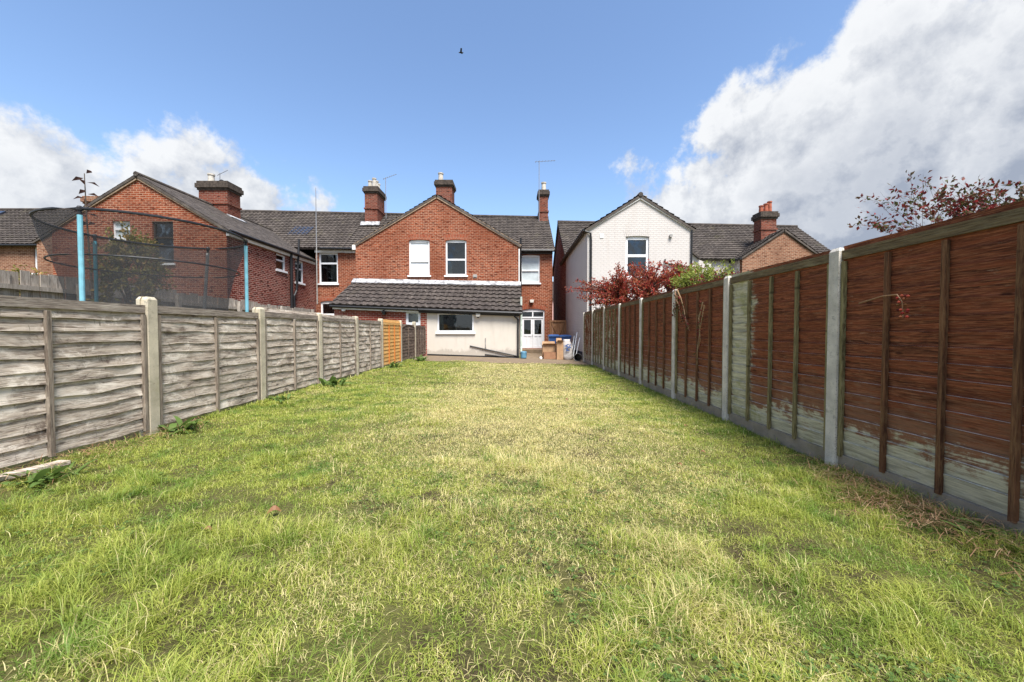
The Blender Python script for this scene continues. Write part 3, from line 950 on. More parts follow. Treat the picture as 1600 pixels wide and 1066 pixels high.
part('kneeler', MB().box(g0 - 0.14, g0 + 0.02, GY - 0.08, GY + 0.1, gz - 0.28, gz - 0.04), M['fascia'], A)
part('vent', MB().box(-1.98, -1.78, GY - 0.03, GY, 4.0, 4.16).box(-1.95, -1.81, GY - 0.045, GY - 0.03, 4.03, 4.13), M['grey'], A)

# main block behind (rear wall, roof to the ridge)
MY, MX0, MX1 = 22.2, -9.6, 2.33
ez = lambda x: 5.98 - 0.010 * (x + 4)
rz = lambda x: 9.02 - 0.0213 * (x + 4)
uw = (0.50, 1.60, 4.06, 5.62)
fd = (0.52, 1.88, 0.28, 2.45)
part('wall', wall_mb(g1, MX1, 0, ez(1), [hole(*uw, 0.05), hole(*fd, 0.12)]).xf(FR(MY)), M['brick'], A, uv=True)
part('wall', wall_mb(MX0, g0, 0, ez(-8), []).xf(FR(MY)), M['brick'], A, uv=True)
part('wall', wall_mb(MY + 0.25, 30.0, 0, 5.9, t=0.25, gable=(26.1, rz(2.3) - 0.05)).xf(SIDE_R(MX1)), M['brick'], A, uv=True)
window(A, FR(MY), *uw, transom=0.46, pane='obscure', low='obscure', arch=0.05)
roof_plane(A, (MX0, MY - 0.25, ez(MX0) - 0.05), (MX1 + 0.12, MY - 0.25, ez(MX1) - 0.05), (MX0, 26.1, rz(MX0)), (MX1 + 0.12, 26.1, rz(MX1)))
roof_plane(A, (MX0, 30.2, ez(MX0) - 0.05), (MX1 + 0.12, 30.2, ez(MX1) - 0.05), (MX0, 26.1, rz(MX0)), (MX1 + 0.12, 26.1, rz(MX1)))
part('ridge', MB().tube([(MX0, 26.1, rz(MX0) + 0.02), (MX1 + 0.12, 26.1, rz(MX1) + 0.02)], 0.12, 8), M['tile'], A)
part('wall', MB().box(MX0, MX1, 29.75, 30.0, 0, 5.9), M['brick'], A, uv=True)
gutter(A, (g1 + 0.1, MY - 0.28, ez(1) - 0.07), (MX1 + 0.05, MY - 0.28, ez(2) - 0.07))
part('fascia', MB().box(g1, MX1, MY - 0.10, MY - 0.002, ez(1) - 0.24, ez(1) - 0.06), M['brownframe'], A)
gutter(A, (MX0, MY - 0.28, ez(-9) - 0.07), (g0 - 0.15, MY - 0.28, ez(-8) - 0.07))
part('fascia', MB().box(MX0, g0, MY - 0.10, MY - 0.002, ez(-8) - 0.26, ez(-8) - 0.10), M['fascia'], A)
# stacks
ch = chimney(A, -9.35, -8.55, 24.6, 26.0, 7.6, 10.45, [(-9.12, 24.95, 0.5), (-8.82, 24.85, 0.62), (-8.82, 25.25, 0.6), (-8.82, 25.6, 0.55)])
part('flashing', MB().prism([(-9.55, 24.5, 8.18), (-8.35, 24.5, 8.18), (-8.35, 24.35, 7.92), (-9.55, 24.35, 7.92)], (0, -0.03, 0.03)), M['lead'], ch)
chimney(A, -5.0, -3.95, 25.5, 26.6, 7.6, 11.2, [(-4.75, 25.9, 0.62)], potr=0.17)
chimney(A, 1.80, 2.38, 25.6, 26.5, 7.7, 10.6, [(2.12, 25.9, 0.6)], potr=0.16)
aerial('television_aerial', 'tv aerial with long thin mast on the narrow right hand chimney', 1.78, 25.5, 8.5, 12.45, 1.1, 0.15, 0.12)
aerial('television_aerial', 'tv aerial on chimney with four cream pots', -8.2, 25.2, 8.6, 11.25, 0.75, 0.3, 0.5)

# french door
dx0, dx1, dz0, dz1 = fd
fr = MB()
y0 = MY + 0.06
fr.box(dx0, dx0 + 0.07, y0, y0 + 0.09, dz0, dz1).box(dx1 - 0.07, dx1, y0, y0 + 0.09, dz0, dz1)
fr.box(dx0 + 0.07, dx1 - 0.07, y0, y0 + 0.09, dz1 - 0.06, dz1).box(dx0 + 0.07, dx1 - 0.07, y0, y0 + 0.09, 2.03, 2.11)
fr.box((dx0 + dx1) / 2 - 0.035, (dx0 + dx1) / 2 + 0.035, y0 + 0.002, y0 + 0.088, 2.11, dz1 - 0.06)
n = 10
fr.prism([(dx0, y0, dz1 - 0.001), (dx1, y0, dz1 - 0.001)] + [(dx1 - (dx1 - dx0) * i / n, y0, dz1 + 0.12 * (1 - (2 * i / n - 1) ** 2)) for i in range(1, n)], (0, 0.09, 0))
dr = part('door', fr, M['door'], A, label='white half glazed double door')
for k in range(2):
    a = dx0 + 0.07 + k * (dx1 - dx0 - 0.14) / 2 + 0.004
    b = a + (dx1 - dx0 - 0.14) / 2 - 0.008
    lf_ = MB()
    yl = y0 + 0.03
    lf_.box(a, a + 0.10, yl, yl + 0.045, dz0 + 0.01, 2.025).box(b - 0.10, b, yl, yl + 0.045, dz0 + 0.01, 2.025)
    lf_.box(a + 0.10, b - 0.10, yl, yl + 0.045, dz0 + 0.01, 0.42).box(a + 0.10, b - 0.10, yl, yl + 0.045, 0.98, 1.10).box(a + 0.10, b - 0.10, yl, yl + 0.045, 1.93, 2.025)
    lf_.box(a + 0.10, b - 0.10, yl + 0.022, yl + 0.035, 0.42, 0.98)
    lf_.box((a + b) / 2 - 0.035, (a + b) / 2 + 0.035, yl, yl + 0.045, 0.42, 0.98)
    part('door_leaf', lf_, M['door'], dr)
    part('pane', MB().box(a + 0.10, b - 0.10, yl + 0.02, yl + 0.03, 1.10, 1.93), M['glass'], dr)
    part('pane', MB().box(a + 0.004, b - 0.004, y0 + 0.04, y0 + 0.05, 2.11, dz1 - 0.06), M['glass'], dr)
part('unlit_back', MB().box(dx0 + 0.01, dx1 - 0.01, MY + 0.236, MY + 0.242, dz0 + 0.01, dz1 - 0.01), M['unlit_back'], dr)
part('handle', MB().tube([(1.19, y0 + 0.01, 1.05), (1.19, y0 - 0.03, 1.05), (1.12, y0 - 0.03, 1.05)], 0.012, 6), M['black'], dr)
arch_mb = MB()
n = 16
for i in range(n):
    def pt2(t, r):
        return (dx0 - 0.06 + (dx1 - dx0 + 0.12) * t + (t - 0.5) * 0.16 * r, MY - 0.007, dz1 + 0.006 + 0.12 * (1 - (2 * t - 1) ** 2) + r)
    arch_mb.prism([pt2((i + 0.06) / n, 0), pt2((i + 0.94) / n, 0), pt2((i + 0.94) / n, 0.24), pt2((i + 0.06) / n, 0.24)], (0, 0.03, 0))
part('arch', arch_mb, M['arch'], dr, uv=True)
part('step', MB().box(0.40, 2.0, 21.55, MY - 0.003, slope(1) - 0.02, 0.24), M['paving'], A)
part('wall_lamp', MB().frustum(1.14, MY - 0.09, 2.92, 3.08, 0.09, 0.08, 0.12, 0.085), M['lamp'], A)
# soil pipe and downpipe in the corner
part('downpipe', MB().tube([(g1 + 0.17, MY - 0.12, 6.6), (g1 + 0.17, MY - 0.12, 0.1)], 0.055, 8), M['black'], A)
part('corner_trim', MB().box(g1 + 0.004, g1 + 0.06, GY - 0.03, GY + 0.03, 3.6, 5.45), M['fascia'], A)
part('downpipe', MB().tube([(0.42, 17.55, 2.85), (0.42, 17.55, 0.35)], 0.05, 8), M['pipe_pale'], A, label='pale green downpipe')

# extension
EY = 17.3
el = lambda x: 2.21 - 0.0375 * (x + 0.7)        # eave height
tl = lambda x: 3.65 - 0.0195 * (x + 0.7)        # top of the lean-to roof
bx = -3.83
kw = (-3.36, -1.72, 1.24, 2.10)
kx0, kx1, kz0, kz1 = kw
part('extension_wall', wall_mb(bx, g1, slope(-1.5) + 0.02, (el(bx) - 0.03, el(g1) - 0.03), [kw]).xf(FR(EY)), M['render'], A, uv=True)
pl = MB().prism([(bx + 0.01, EY - 0.012, slope(bx) - 0.03), (g1 - 0.01, EY - 0.012, slope(g1) - 0.06), (g1 - 0.01, EY - 0.012, slope(g1) + 0.04), (bx + 0.01, EY - 0.012, slope(bx) + 0.06)], (0, 0.2, 0))
part('plinth', pl, M['black'], A)
part('extension_wall', wall_mb(EY + 0.25, GY - 0.003, 0, (el(g1) + 0.05, tl(g1) - 0.12), t=0.2).xf(SIDE_R(g1)), M['render'], A, uv=True)
bd = (-4.78, -4.12, 0.3, 2.22)
part('extension_wall', wall_mb(-8.0, bx - 0.003, 0, (el(-8) - 0.05, el(bx) - 0.05), [bd]).xf(FR(EY)), M['brick_new'], A, uv=True)
part('extension_wall', wall_mb(-(GY - 0.003), -(EY + 0.25), 0, (tl(-8) - 0.12, el(-8) + 0.05), t=0.2).xf(SIDE_L(-8.0)), M['brick_new'], A, uv=True)
window(A, FR(EY), *kw, transom=0, mull=0, fw=0.07, depth=0.03, sill='upvc', curtain=[(0.05, 0.14, 0.95), (0.50, 0.52, 0.9)], label='wide kitchen window')
# things on the inside sill of the kitchen window belong to the room: a worktop shelf and pots
db = MB()
db.box(bd[0], bd[0] + 0.11, EY + 0.03, EY + 0.1, bd[2], bd[3]).box(bd[1] - 0.11, bd[1], EY + 0.03, EY + 0.1, bd[2], bd[3])
db.box(bd[0] + 0.11, bd[1] - 0.11, EY + 0.03, EY + 0.1, bd[3] - 0.14, bd[3]).box(bd[0] + 0.11, bd[1] - 0.11, EY + 0.03, EY + 0.1, bd[2], 1.68)
d2 = part('door', db, M['upvc'], A, label='white back door with small glass pane')
part('pane', MB().box(bd[0] + 0.10, bd[1] - 0.10, EY + 0.06, EY + 0.07, 1.67, bd[3] - 0.13), M['glass'], d2)
part('unlit_back', MB().box(bd[0] + 0.01, bd[1] - 0.01, EY + 0.236, EY + 0.242, 1.6, bd[3] - 0.01), M['unlit_back'], d2)
# lean-to roof, tiles one by one
e0, e1 = Vector((-8.12, EY - 0.18, el(-8.1) - 0.02)), Vector((0.47, EY - 0.18, el(0.45) - 0.02))
r0, r1 = Vector((-8.02, GY - 0.02, tl(-8))), Vector((0.42, GY - 0.02, tl(0.4)))
nrm = (e1 - e0).cross(r0 - e0).normalized()
rf = part('extension_roof', MB().prism([e0, e1, r1, r0], -nrm * 0.07), M['tile_slate'], A)
TW = 0.301
tm = MB()
sg = 6
prof = [(-0.5 + i / sg, 0.030 * max(0, math.sin(math.pi * min(1, max(0, (i / sg - 0.30) / 0.7)))) ** 1.0) for i in range(sg + 1)]
tv, tf = [], []
for (u, h) in prof:
    tv += [(u * TW * 1.03, 0, 0.012 + h * 0.8), (u * TW * 1.03, 0, 0.062 + h * 1.5), (u * TW * 1.03, 0.435, 0.010 + h * 1.2)]
for i in range(sg):
    k = i * 3
    tf += [(k, k + 3, k + 4, k + 1), (k + 1, k + 4, k + 5, k + 2)]
tile_me = mesh_of('tile', tm.add(tv, tf), M['tile_ext'])
slope_v = ((r0 + r1) / 2 - (e0 + e1) / 2)
L = slope_v.length
yv = slope_v.normalized()
xv = (e1 - e0).normalized()
zv = xv.cross(yv).normalized()
yv = zv.cross(xv)
cols, rows = 28, 7
for j in range(rows):
    for i in range(cols):
        s = (i + 0.5) / cols
        t = (j - 0.08) / rows
        p = e0.lerp(e1, s).lerp(r0.lerp(r1, s), t) + zv * rng.uniform(-0.003, 0.005)
        o = link('tile', tile_me, rf)
        rx = Matrix((xv, yv, zv)).transposed().to_4x4()
        o.matrix_local = Matrix.Translation(p) @ rx @ Matrix.Rotation(rng.uniform(-0.02, 0.02), 4, 'Z')
fl = MB().prism([r0 + Vector((-0.02, -0.30, -0.10)), r1 + Vector((0.02, -0.30, -0.10)), r1 + Vector((0.02, -0.02, 0.12)), r0 + Vector((-0.02, -0.02, 0.12))], nrm * 0.045)
part('flashing', fl, M['lead'], A)
gutter(A, (bx - 0.35, EY - 0.20, el(bx) - 0.09), (0.45, EY - 0.20, el(0.4) - 0.09), 0.07)
part('fascia', MB().prism([(bx - 0.35, EY - 0.10, el(bx) - 0.22), (g1, EY - 0.10, el(g1) - 0.22), (g1, EY - 0.10, el(g1) - 0.06), (bx - 0.35, EY - 0.10, el(bx) - 0.06)], (0, 0.09, 0)), M['black'], A)
gutter(A, (-8.1, EY - 0.20, el(-8) - 0.085), (bx - 0.37, EY - 0.20, el(bx) - 0.085), 0.055)
part('fascia', MB().prism([(-8.02, EY - 0.12, el(-8) - 0.21), (bx - 0.36, EY - 0.12, el(bx) - 0.21), (bx - 0.36, EY - 0.12, el(bx) - 0.12), (-8.02, EY - 0.12, el(-8) - 0.12)], (0, 0.115, 0)), M['fascia'], A)
part('downpipe', MB().tube([(0.10, EY - 0.20, el(0) - 0.12), (0.12, EY - 0.16, el(0) - 0.25), (0.27, EY - 0.07, el(0) - 0.38), (0.27, EY - 0.07, 0.02)], 0.042, 8), M['black'], A)
part('waste_pipe', MB().tube([(-1.9, EY - 0.03, 0.62), (0.22, EY - 0.05, 0.16)], 0.026, 8), M['black'], A)
part('waste_pipe', MB().tube([(-1.22, EY - 0.03, 0.24), (0.20, EY - 0.04, 0.06)], 0.022, 8), M['black'], A)
part('tap_pipe', MB().tube([(-1.19, EY - 0.02, 0.98), (-1.19, EY - 0.02, 0.55)], 0.022, 6), M['grey'], A)
lp = part('wall_lamp', MB().box(-1.62, -1.42, EY - 0.13, EY, 2.00, 2.13).frustum(-1.52, EY - 0.12, 1.93, 2.0, 0.06, 0.06, 0.11, 0.08), M['lamp'], A)
part('sensor', MB().lathe((-1.52, EY - 0.13, 1.86), [(0.001, 0), (0.04, 0.02), (0.045, 0.06), (0.001, 0.08)], 8), M['black'], lp)
part('wall_lamp', MB().lathe((-1.09, EY - 0.05, 2.06), [(0.001, 0), (0.06, 0.02), (0.07, 0.07), (0.05, 0.10), (0.001, 0.11)], 10), M['upvc'], A)
part('wall_lamp', MB().lathe((-7.55, EY - 0.06, 2.16), [(0.001, 0), (0.08, 0.02), (0.09, 0.10), (0.06, 0.14), (0.001, 0.15)], 10), M['upvc'], A)
ln = part('lantern', MB().frustum(-5.72, EY - 0.12, 2.02, 2.16, 0.05, 0.05, 0.085, 0.085).frustum(-5.72, EY - 0.12, 2.16, 2.23, 0.10, 0.10, 0.02, 0.02).box(-5.74, -5.70, EY - 0.12, EY, 2.20, 2.24), M['black'], A)

# ------------------------------------------------------------------ house B: next house to the left, its wing reaching further into the gardens
B = thing('terraced_house', 'red brick house with steep gable and long wing behind trampoline', 'house', (-14.7, 15.3, 0.4))
BY, b0, b1, bz, ba = 15.3, -18.2, -11.3, 5.32, (-14.74, 7.40)
bw = (-14.24, -13.40, 3.98, 5.62)
bw2 = (-15.82, -15.10, 4.95, 5.64)
part('wall', wall_mb(b0, b1, 0, bz, [bw, bw2], gable=ba).xf(FR(BY)), M['brick'], B, uv=True)
window(B, FR(BY), *bw, transom=0.62, frame='brownframe', fw=0.06, label='brown framed sash window')
window(B, FR(BY), *bw2, transom=0.55, fw=0.06, pane='obscure', low='obscure')
s1, s2 = (18.5, 19.25, 4.25, 5.02), (20.1, 20.9, 3.85, 5.02)
s3, s4 = (18.55, 19.5, 1.6, 2.55), (20.3, 21.2, 1.55, 2.45)
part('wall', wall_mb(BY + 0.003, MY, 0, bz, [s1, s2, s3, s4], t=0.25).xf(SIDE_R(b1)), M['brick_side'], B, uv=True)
for s_ in (s1, s2, s3, s4):
    window(B, SIDE_R(b1), *s_, transom=0.62 if s_[2] > 3 else 0.5, fw=0.06, depth=0.04)
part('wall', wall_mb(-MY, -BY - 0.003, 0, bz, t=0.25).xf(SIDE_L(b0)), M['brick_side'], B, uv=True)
roof_plane(B, (b0 - 0.15, BY - 0.08, bz - 0.06), (b0 - 0.15, 25.6, bz - 0.06), (ba[0], BY - 0.08, ba[1] + 0.04), (ba[0], 25.6, ba[1] + 0.04), mat='tile_slate', tile=0.2, course=0.22, amp=0.0, lip=0.012, seg=1)
roof_plane(B, (b1 + 0.15, BY - 0.08, bz - 0.06), (b1 + 0.15, 22.6, bz - 0.06), (ba[0], BY - 0.08, ba[1] + 0.04), (ba[0], 25.6, ba[1] + 0.04), mat='tile_slate', tile=0.2, course=0.22, amp=0.0, lip=0.012, seg=1)
part('ridge', MB().tube([(ba[0], BY - 0.1, ba[1] + 0.05), (ba[0], 25.4, ba[1] + 0.05)], 0.1, 8), M['tile'], B)
vg = MB()
for sx in (b0 - 0.12, b1 + 0.12):
    vg.bar((sx, BY - 0.03, bz - 0.11), (ba[0], BY - 0.03, ba[1] - 0.07), 0.05, 0.13)
part('verge', vg, M['verge'], B)
gutter(B, (b1 + 0.2, BY - 0.05, bz - 0.07), (b1 + 0.2, 22.0, bz - 0.07), 0.055)
part('fascia', MB().box(b1 + 0.005, b1 + 0.10, BY - 0.02, 22.0, bz - 0.26, bz - 0.13), M['fascia'], B)
part('downpipe', MB().tube([(b1 + 0.12, 19.55, bz - 0.1), (b1 + 0.12, 19.55, 0.5)], 0.07, 8), M['black'], B)
part('downpipe', MB().tube([(b1 + 0.12, 20.3, 6.1), (b1 + 0.12, 20.0, 3.4), (b1 + 0.14, 19.75, 3.1), (b1 + 0.14, 19.7, 0.5)], 0.055, 8), M['black'], B)
part('satellite_box', MB().frustum(b1 + 0.12, 18.1, 1.95, 2.25, 0.05, 0.06, 0.09, 0.1).box(b1, b1 + 0.12, 18.05, 18.15, 2.25, 2.30), M['black'], B)
# rear wall and main roof between the two wings
mw = (-11.12, -10.02, 4.02, 5.78)
mw2 = (-11.05, -10.0, 2.2, 2.95)
part('wall', wall_mb(b1 + 0.003, MX0, 0, ez(-10), [hole(*mw, 0.07), hole(*mw2, 0.08)]).xf(FR(MY)), M['brick'], B, uv=True)
window(B, FR(MY), *mw, transom=0.66, arch=0.07, fw=0.09, curtain=[(0.55, 0.9, 0.62)], label='white arched window beside the wing')
window(B, FR(MY), *mw2, transom=0, arch=0.08, fw=0.09)
roof_plane(B, (-19.2, MY - 0.25, ez(-19) - 0.05), (MX0 - 0.01, MY - 0.25, ez(MX0) - 0.05), (-19.2, 26.1, rz(-19.2)), (MX0 - 0.01, 26.1, rz(MX0)))
roof_plane(B, (-19.2, 30.2, ez(-19) - 0.05), (MX0 - 0.01, 30.2, ez(MX0) - 0.05), (-19.2, 26.1, rz(-19.2)), (MX0 - 0.01, 26.1, rz(MX0)))
part('ridge', MB().tube([(-19.2, 26.1, rz(-19.2) + 0.02), (MX0 - 0.01, 26.1, rz(MX0) + 0.02)], 0.12, 8), M['tile'], B)
part('wall', MB().box(-19.2, MX0 - 0.01, 29.75, 30.0, 0, 5.9), M['brick'], B, uv=True)
gutter(B, (b1 + 0.4, MY - 0.28, ez(-11) - 0.07), (MX0 - 0.01, MY - 0.28, ez(-9.6) - 0.07))
part('fascia', MB().box(b1 + 0.01, MX0 - 0.01, MY - 0.10, MY - 0.002, ez(-10) - 0.26, ez(-10) - 0.10), M['fascia'], B)
ch = chimney(B, -15.35, -13.95, 19.0, 19.9, 6.4, 8.62, [(-14.95, 19.3, 0.48)], potr=0.15)
part('cowl', MB().lathe((-14.5, 19.4, 8.6), [(0.08, 0), (0.08, 0.12), (0.11, 0.14), (0.11, 0.2), (0.001, 0.26)], 10), M['black'], ch)
part('flashing', MB().prism([(-13.93, 18.9, 6.98), (-13.93, 20.0, 6.98), (-13.70, 20.0, 6.84), (-13.70, 18.9, 6.84)], (0.01, 0, 0.04)), M['lead'], ch)
part('roof_light', MB().prism([(-13.6, 23.4, 7.02), (-12.4, 23.4, 7.02), (-12.4, 24.3, 7.72), (-13.6, 24.3, 7.72)], (0, -0.08, 0.1)), M['solar'], B)
aerial('television_aerial', 'small tv aerial above big chimney of left gabled house', -14.75, 19.6, 8.62, 9.25, 0.45, 0.9, 0.9)
t = thing('radio_mast', 'tall thin pole aerial standing beside the white arched window', 'aerial', (-10.98, 21.7, 2.8))
part('mast', MB().tube([(-10.98, 21.7, 2.8), (-10.98, 21.7, 6.2)], 0.03, 6), M['grey'], t)
part('whip', MB().tube([(-10.98, 21.7, 6.2), (-10.98, 21.7, 9.3)], [0.028, 0.016], 6), M['metal'], t)

# ------------------------------------------------------------------ house C: further along the terrace, far left
Cc = thing('terraced_house', 'brown brick house with dark tiled roof at far left edge', 'house', (-24, 20, 0.5))
cy, c0, c1, cz, ca = 20.0, -24.6, -19.2, 5.95, (-21.9, 7.45)
part('wall', wall_mb(c0, c1, 0, cz, gable=ca).xf(FR(cy)), M['brick_brown'], Cc, uv=True)
part('wall', wall_mb(-MY, -cy - 0.003, 0, cz, t=0.25).xf(SIDE_L(c0)), M['brick_brown'], Cc, uv=True)
roof_plane(Cc, (c0 - 0.15, cy - 0.08, cz - 0.06), (c0 - 0.15, 24.5, cz - 0.06), (ca[0], cy - 0.08, ca[1] + 0.04), (ca[0], 24.5, ca[1] + 0.04))
roof_plane(Cc, (c1 + 0.15, cy - 0.08, cz - 0.06), (c1 + 0.15, 24.5, cz - 0.06), (ca[0], cy - 0.08, ca[1] + 0.04), (ca[0], 24.5, ca[1] + 0.04))
cw = (-27.5, -26.5, 4.62, 6.1)
part('wall', wall_mb(-40, c0 - 0.003, 0, 6.3, [cw]).xf(FR(MY)), M['brick_brown'], Cc, uv=True)
window(Cc, FR(MY), *cw, transom=0.5, fw=0.09)
roof_plane(Cc, (-40, MY - 0.25, 6.22), (-19.21, MY - 0.25, 6.22), (-40, 26.1, 9.42), (-19.21, 26.1, 9.42))
roof_plane(Cc, (-40, 30.2, 6.22), (-19.21, 30.2, 6.22), (-40, 26.1, 9.42), (-19.21, 26.1, 9.42))
part('ridge', MB().tube([(-40, 26.1, 9.44), (-19.21, 26.1, 9.44)], 0.12, 8), M['tile'], Cc)
gutter(Cc, (-40, MY - 0.28, 6.16), (c0 - 0.2, MY - 0.28, 6.16))
part('solar_panel', MB().prism([(-36.0, 24.0, 7.86), (-33.4, 24.0, 7.86), (-33.4, 25.6, 9.11), (-36.0, 25.6, 9.11)], (0, -0.06, 0.08)), M['solar'], Cc)
chimney(Cc, -24.5, -23.3, 22.2, 23.0, 6.4, 9.0, [], mat='brick_brown', cap='brick_brown')
chimney(Cc, -23.3, -22.3, 25.6, 26.5, 8.0, 9.8, [(-22.62, 25.9, 0.65)], potmat='pot_red')

# ------------------------------------------------------------------ house D: white painted house on the right
D = thing('white_house', 'cream painted brick house with gable and dark tiled roof', 'house', (5.4, 16.4, 0))
dy, d0, d1, dz, da = 16.4, 3.20, 7.63, 5.62, (5.42, 6.98)
dw = (4.83, 5.82, 3.55, 5.27)
part('wall', wall_mb(d0, d1, 0, dz, [hole(*dw, 0.05)], gable=da).xf(FR(dy)), M['white_brick'], D, uv=True)
part('wall', wall_mb(-22.9, -dy - 0.003, 0, dz, t=0.25).xf(SIDE_L(d0)), M['white_brick'], D, uv=True)
part('wall', wall_mb(dy + 0.003, 22.9, 0, dz, t=0.25).xf(SIDE_R(d1)), M['white_brick'], D, uv=True)
window(D, FR(dy), *dw, transom=0.55, fw=0.10, arch=0.05, sill='upvc')
for o in [o for o in bpy.data.objects if o.name.startswith('arch') and o.parent and o.parent.parent == D]:
    o.data.materials[0] = M['white_brick']
roof_plane(D, (d0 - 0.12, dy - 0.08, dz - 0.05), (d0 - 0.12, 25.0, dz - 0.05), (da[0], dy - 0.08, da[1] + 0.05), (da[0], 25.0, da[1] + 0.05))
roof_plane(D, (d1 + 0.12, dy - 0.08, dz - 0.05), (d1 + 0.12, 25.0, dz - 0.05), (da[0], dy - 0.08, da[1] + 0.05), (da[0], 25.0, da[1] + 0.05))
part('ridge', MB().tube([(da[0], dy - 0.1, da[1] + 0.06), (da[0], 25.0, da[1] + 0.06)], 0.1, 8), M['tile'], D)
vg = MB()
for sx in (d0 - 0.1, d1 + 0.1):
    vg.bar((sx, dy - 0.03, dz - 0.10), (da[0], dy - 0.03, da[1] - 0.06), 0.05, 0.10)
part('verge', vg, M['fascia'], D)
hz = lambda x: 8.72 - 0.02 * (x - 3)
part('wall', wall_mb(-30.0, -22.9, 0, 5.75, t=0.25, gable=(-26.5, hz(3) - 0.06)).xf(SIDE_L(d0 + 0.02)), M['brick_side'], D, uv=True)
part('wall', MB().box(d1 + 0.26, 14.0, 22.9, 23.15, 0, 5.7), M['white_brick'], D, uv=True)
part('wall', MB().box(d0 + 0.3, 19.5, 29.7, 29.95, 0, 5.7), M['brick'], D, uv=True)
roof_plane(D, (d0 - 0.08, 22.65, 5.62), (19.5, 22.65, 5.40), (d0 - 0.08, 26.5, hz(3)), (19.5, 26.5, hz(19.5)))
roof_plane(D, (d0 - 0.08, 30.3, 5.62), (19.5, 30.3, 5.40), (d0 - 0.08, 26.5, hz(3)), (19.5, 26.5, hz(19.5)))
part('ridge', MB().tube([(d0 - 0.08, 26.5, hz(3) + 0.02), (19.5, 26.5, hz(19.5) + 0.02)], 0.12, 8), M['tile'], D)
# low white side wing with a sloping top, right of the gable
part('side_wall', MB().prism([(d1 + 0.02, 19.2, 0), (9.9, 19.2, 0), (9.9, 19.2, 4.6), (9.25, 19.2, 4.85), (d1 + 0.28, 19.2, 6.0), (d1 + 0.02, 19.2, 6.0)], (0, 0.3, 0)), M['white_brick'], D, uv=True)
part('verge', MB().bar((d1 + 0.26, 19.15, 6.03), (9.3, 19.15, 4.86), 0.2, 0.07), M['tile'], D)
gutter(D, (d0 - 0.17, dy - 0.05, dz - 0.05), (d0 - 0.17, 22.6, dz - 0.05), 0.055)
part('downpipe', MB().tube([(d0 - 0.12, dy - 0.07, dz - 0.12), (d0 + 0.12, dy - 0.07, dz - 0.2), (d0 + 0.14, dy - 0.07, dz - 0.5), (d0 + 0.14, dy - 0.07, 0.1)], 0.045, 8), M['black'], D)
part('downpipe', MB().tube([(d1 - 0.03, dy - 0.06, dz - 0.08), (d1 - 0.03, dy - 0.06, 3.0)], 0.035, 8), M['black'], D)
part('waste_pipe', MB().tube([(6.48, dy - 0.06, 4.33), (6.48, dy - 0.06, 4.16), (7.58, dy - 0.06, 3.98)], 0.035, 8), M['black'], D)
part('vent', MB().box(3.73, 3.88, dy - 0.02, dy, 5.23, 5.41), M['fascia'], D)
part('vent', MB().tube([(6.72, dy - 0.10, 5.32), (6.72, dy, 5.32)], 0.07, 10), M['grey'], D)
part('plinth', MB().box(d0 - 0.02, d0 - 0.002, 16.5, 22.9, -0.05, 0.34), M['black'], D)
part('flue', MB().lathe((6.0, 17.6, 6.55), [(0.13, 0), (0.13, 0.85), (0.001, 0.86)], 8), M['pot_cream'], D)
part('flue', MB().lathe((5.72, 17.6, 6.75), [(0.09, 0), (0.09, 0.25), (0.16, 0.27), (0.16, 0.33), (0.001, 0.36)], 8), M['grey'], D)

# ------------------------------------------------------------------ house E: brick gable beyond, on the right
E = thing('brick_house', 'weathered orange brick gable with red chimney pots beyond right fence', 'house', (15.5, 22, 0))
ey, f0, f1, fz, fa = 22.0, 13.13, 17.6, 5.5, (15.45, 7.02)
part('wall', wall_mb(f0, f1, 0, fz, gable=fa).xf(FR(ey)), M['brick_brown'], E, uv=True)
part('wall', wall_mb(-26, -ey - 0.003, 0, fz, t=0.25).xf(SIDE_L(f0)), M['white_brick'], E, uv=True)
part('wall', wall_mb(ey + 0.003, 26, 0, fz, t=0.25).xf(SIDE_R(f1)), M['brick_brown'], E, uv=True)
roof_plane(E, (f0 - 0.2, ey - 0.08, fz - 0.1), (f0 - 0.2, 27, fz - 0.1), (fa[0], ey - 0.08, fa[1] + 0.05), (fa[0], 27, fa[1] + 0.05))
roof_plane(E, (f1 + 0.2, ey - 0.08, fz - 0.1), (f1 + 0.2, 27, fz - 0.1), (fa[0], ey - 0.08, fa[1] + 0.05), (fa[0], 27, fa[1] + 0.05))
vg = MB()
for sx in (f0 - 0.15, f1 + 0.15):
    vg.bar((sx, ey - 0.03, fz - 0.12), (fa[0], ey - 0.03, fa[1] - 0.06), 0.05, 0.10)
part('verge', vg, M['soot'], E)
gutter(E, (f0 - 0.22, ey - 0.25, fz - 0.12), (f0 - 0.22, 26, fz - 0.12))
chimney(E, 14.75, 15.65, 22.9, 23.6, 6.2, 8.35, [(14.92, 23.2, 0.45), (15.17, 23.15, 0.55), (15.42, 23.2, 0.7)], mat='brick_stack', potmat='pot_red', potr=0.125)

# pink house across the street, seen through the side passage
F = thing('pink_house', 'pink house with slate roof glimpsed through the side passage', 'house', (3.6, 46, 0))
fw_ = (3.35, 4.25, 3.4, 5.0)
part('wall', wall_mb(0.5, 8.0, 0, 5.2, [fw_], gable=None).xf(FR(46.0)), M['pink'], F, uv=True)
window(F, FR(46.0), *fw_, transom=0.5)
part('wall', wall_mb(-52, -46.003, 0, 5.2, t=0.25).xf(SIDE_L(0.5)), M['pink'], F)
roof_plane(F, (0.3, 45.7, 5.1), (8.2, 45.7, 5.1), (0.3, 49.5, 7.6), (8.2, 49.5, 7.6))
roof_plane(F, (0.3, 53.3, 5.1), (8.2, 53.3, 5.1), (0.3, 49.5, 7.6), (8.2, 49.5, 7.6))


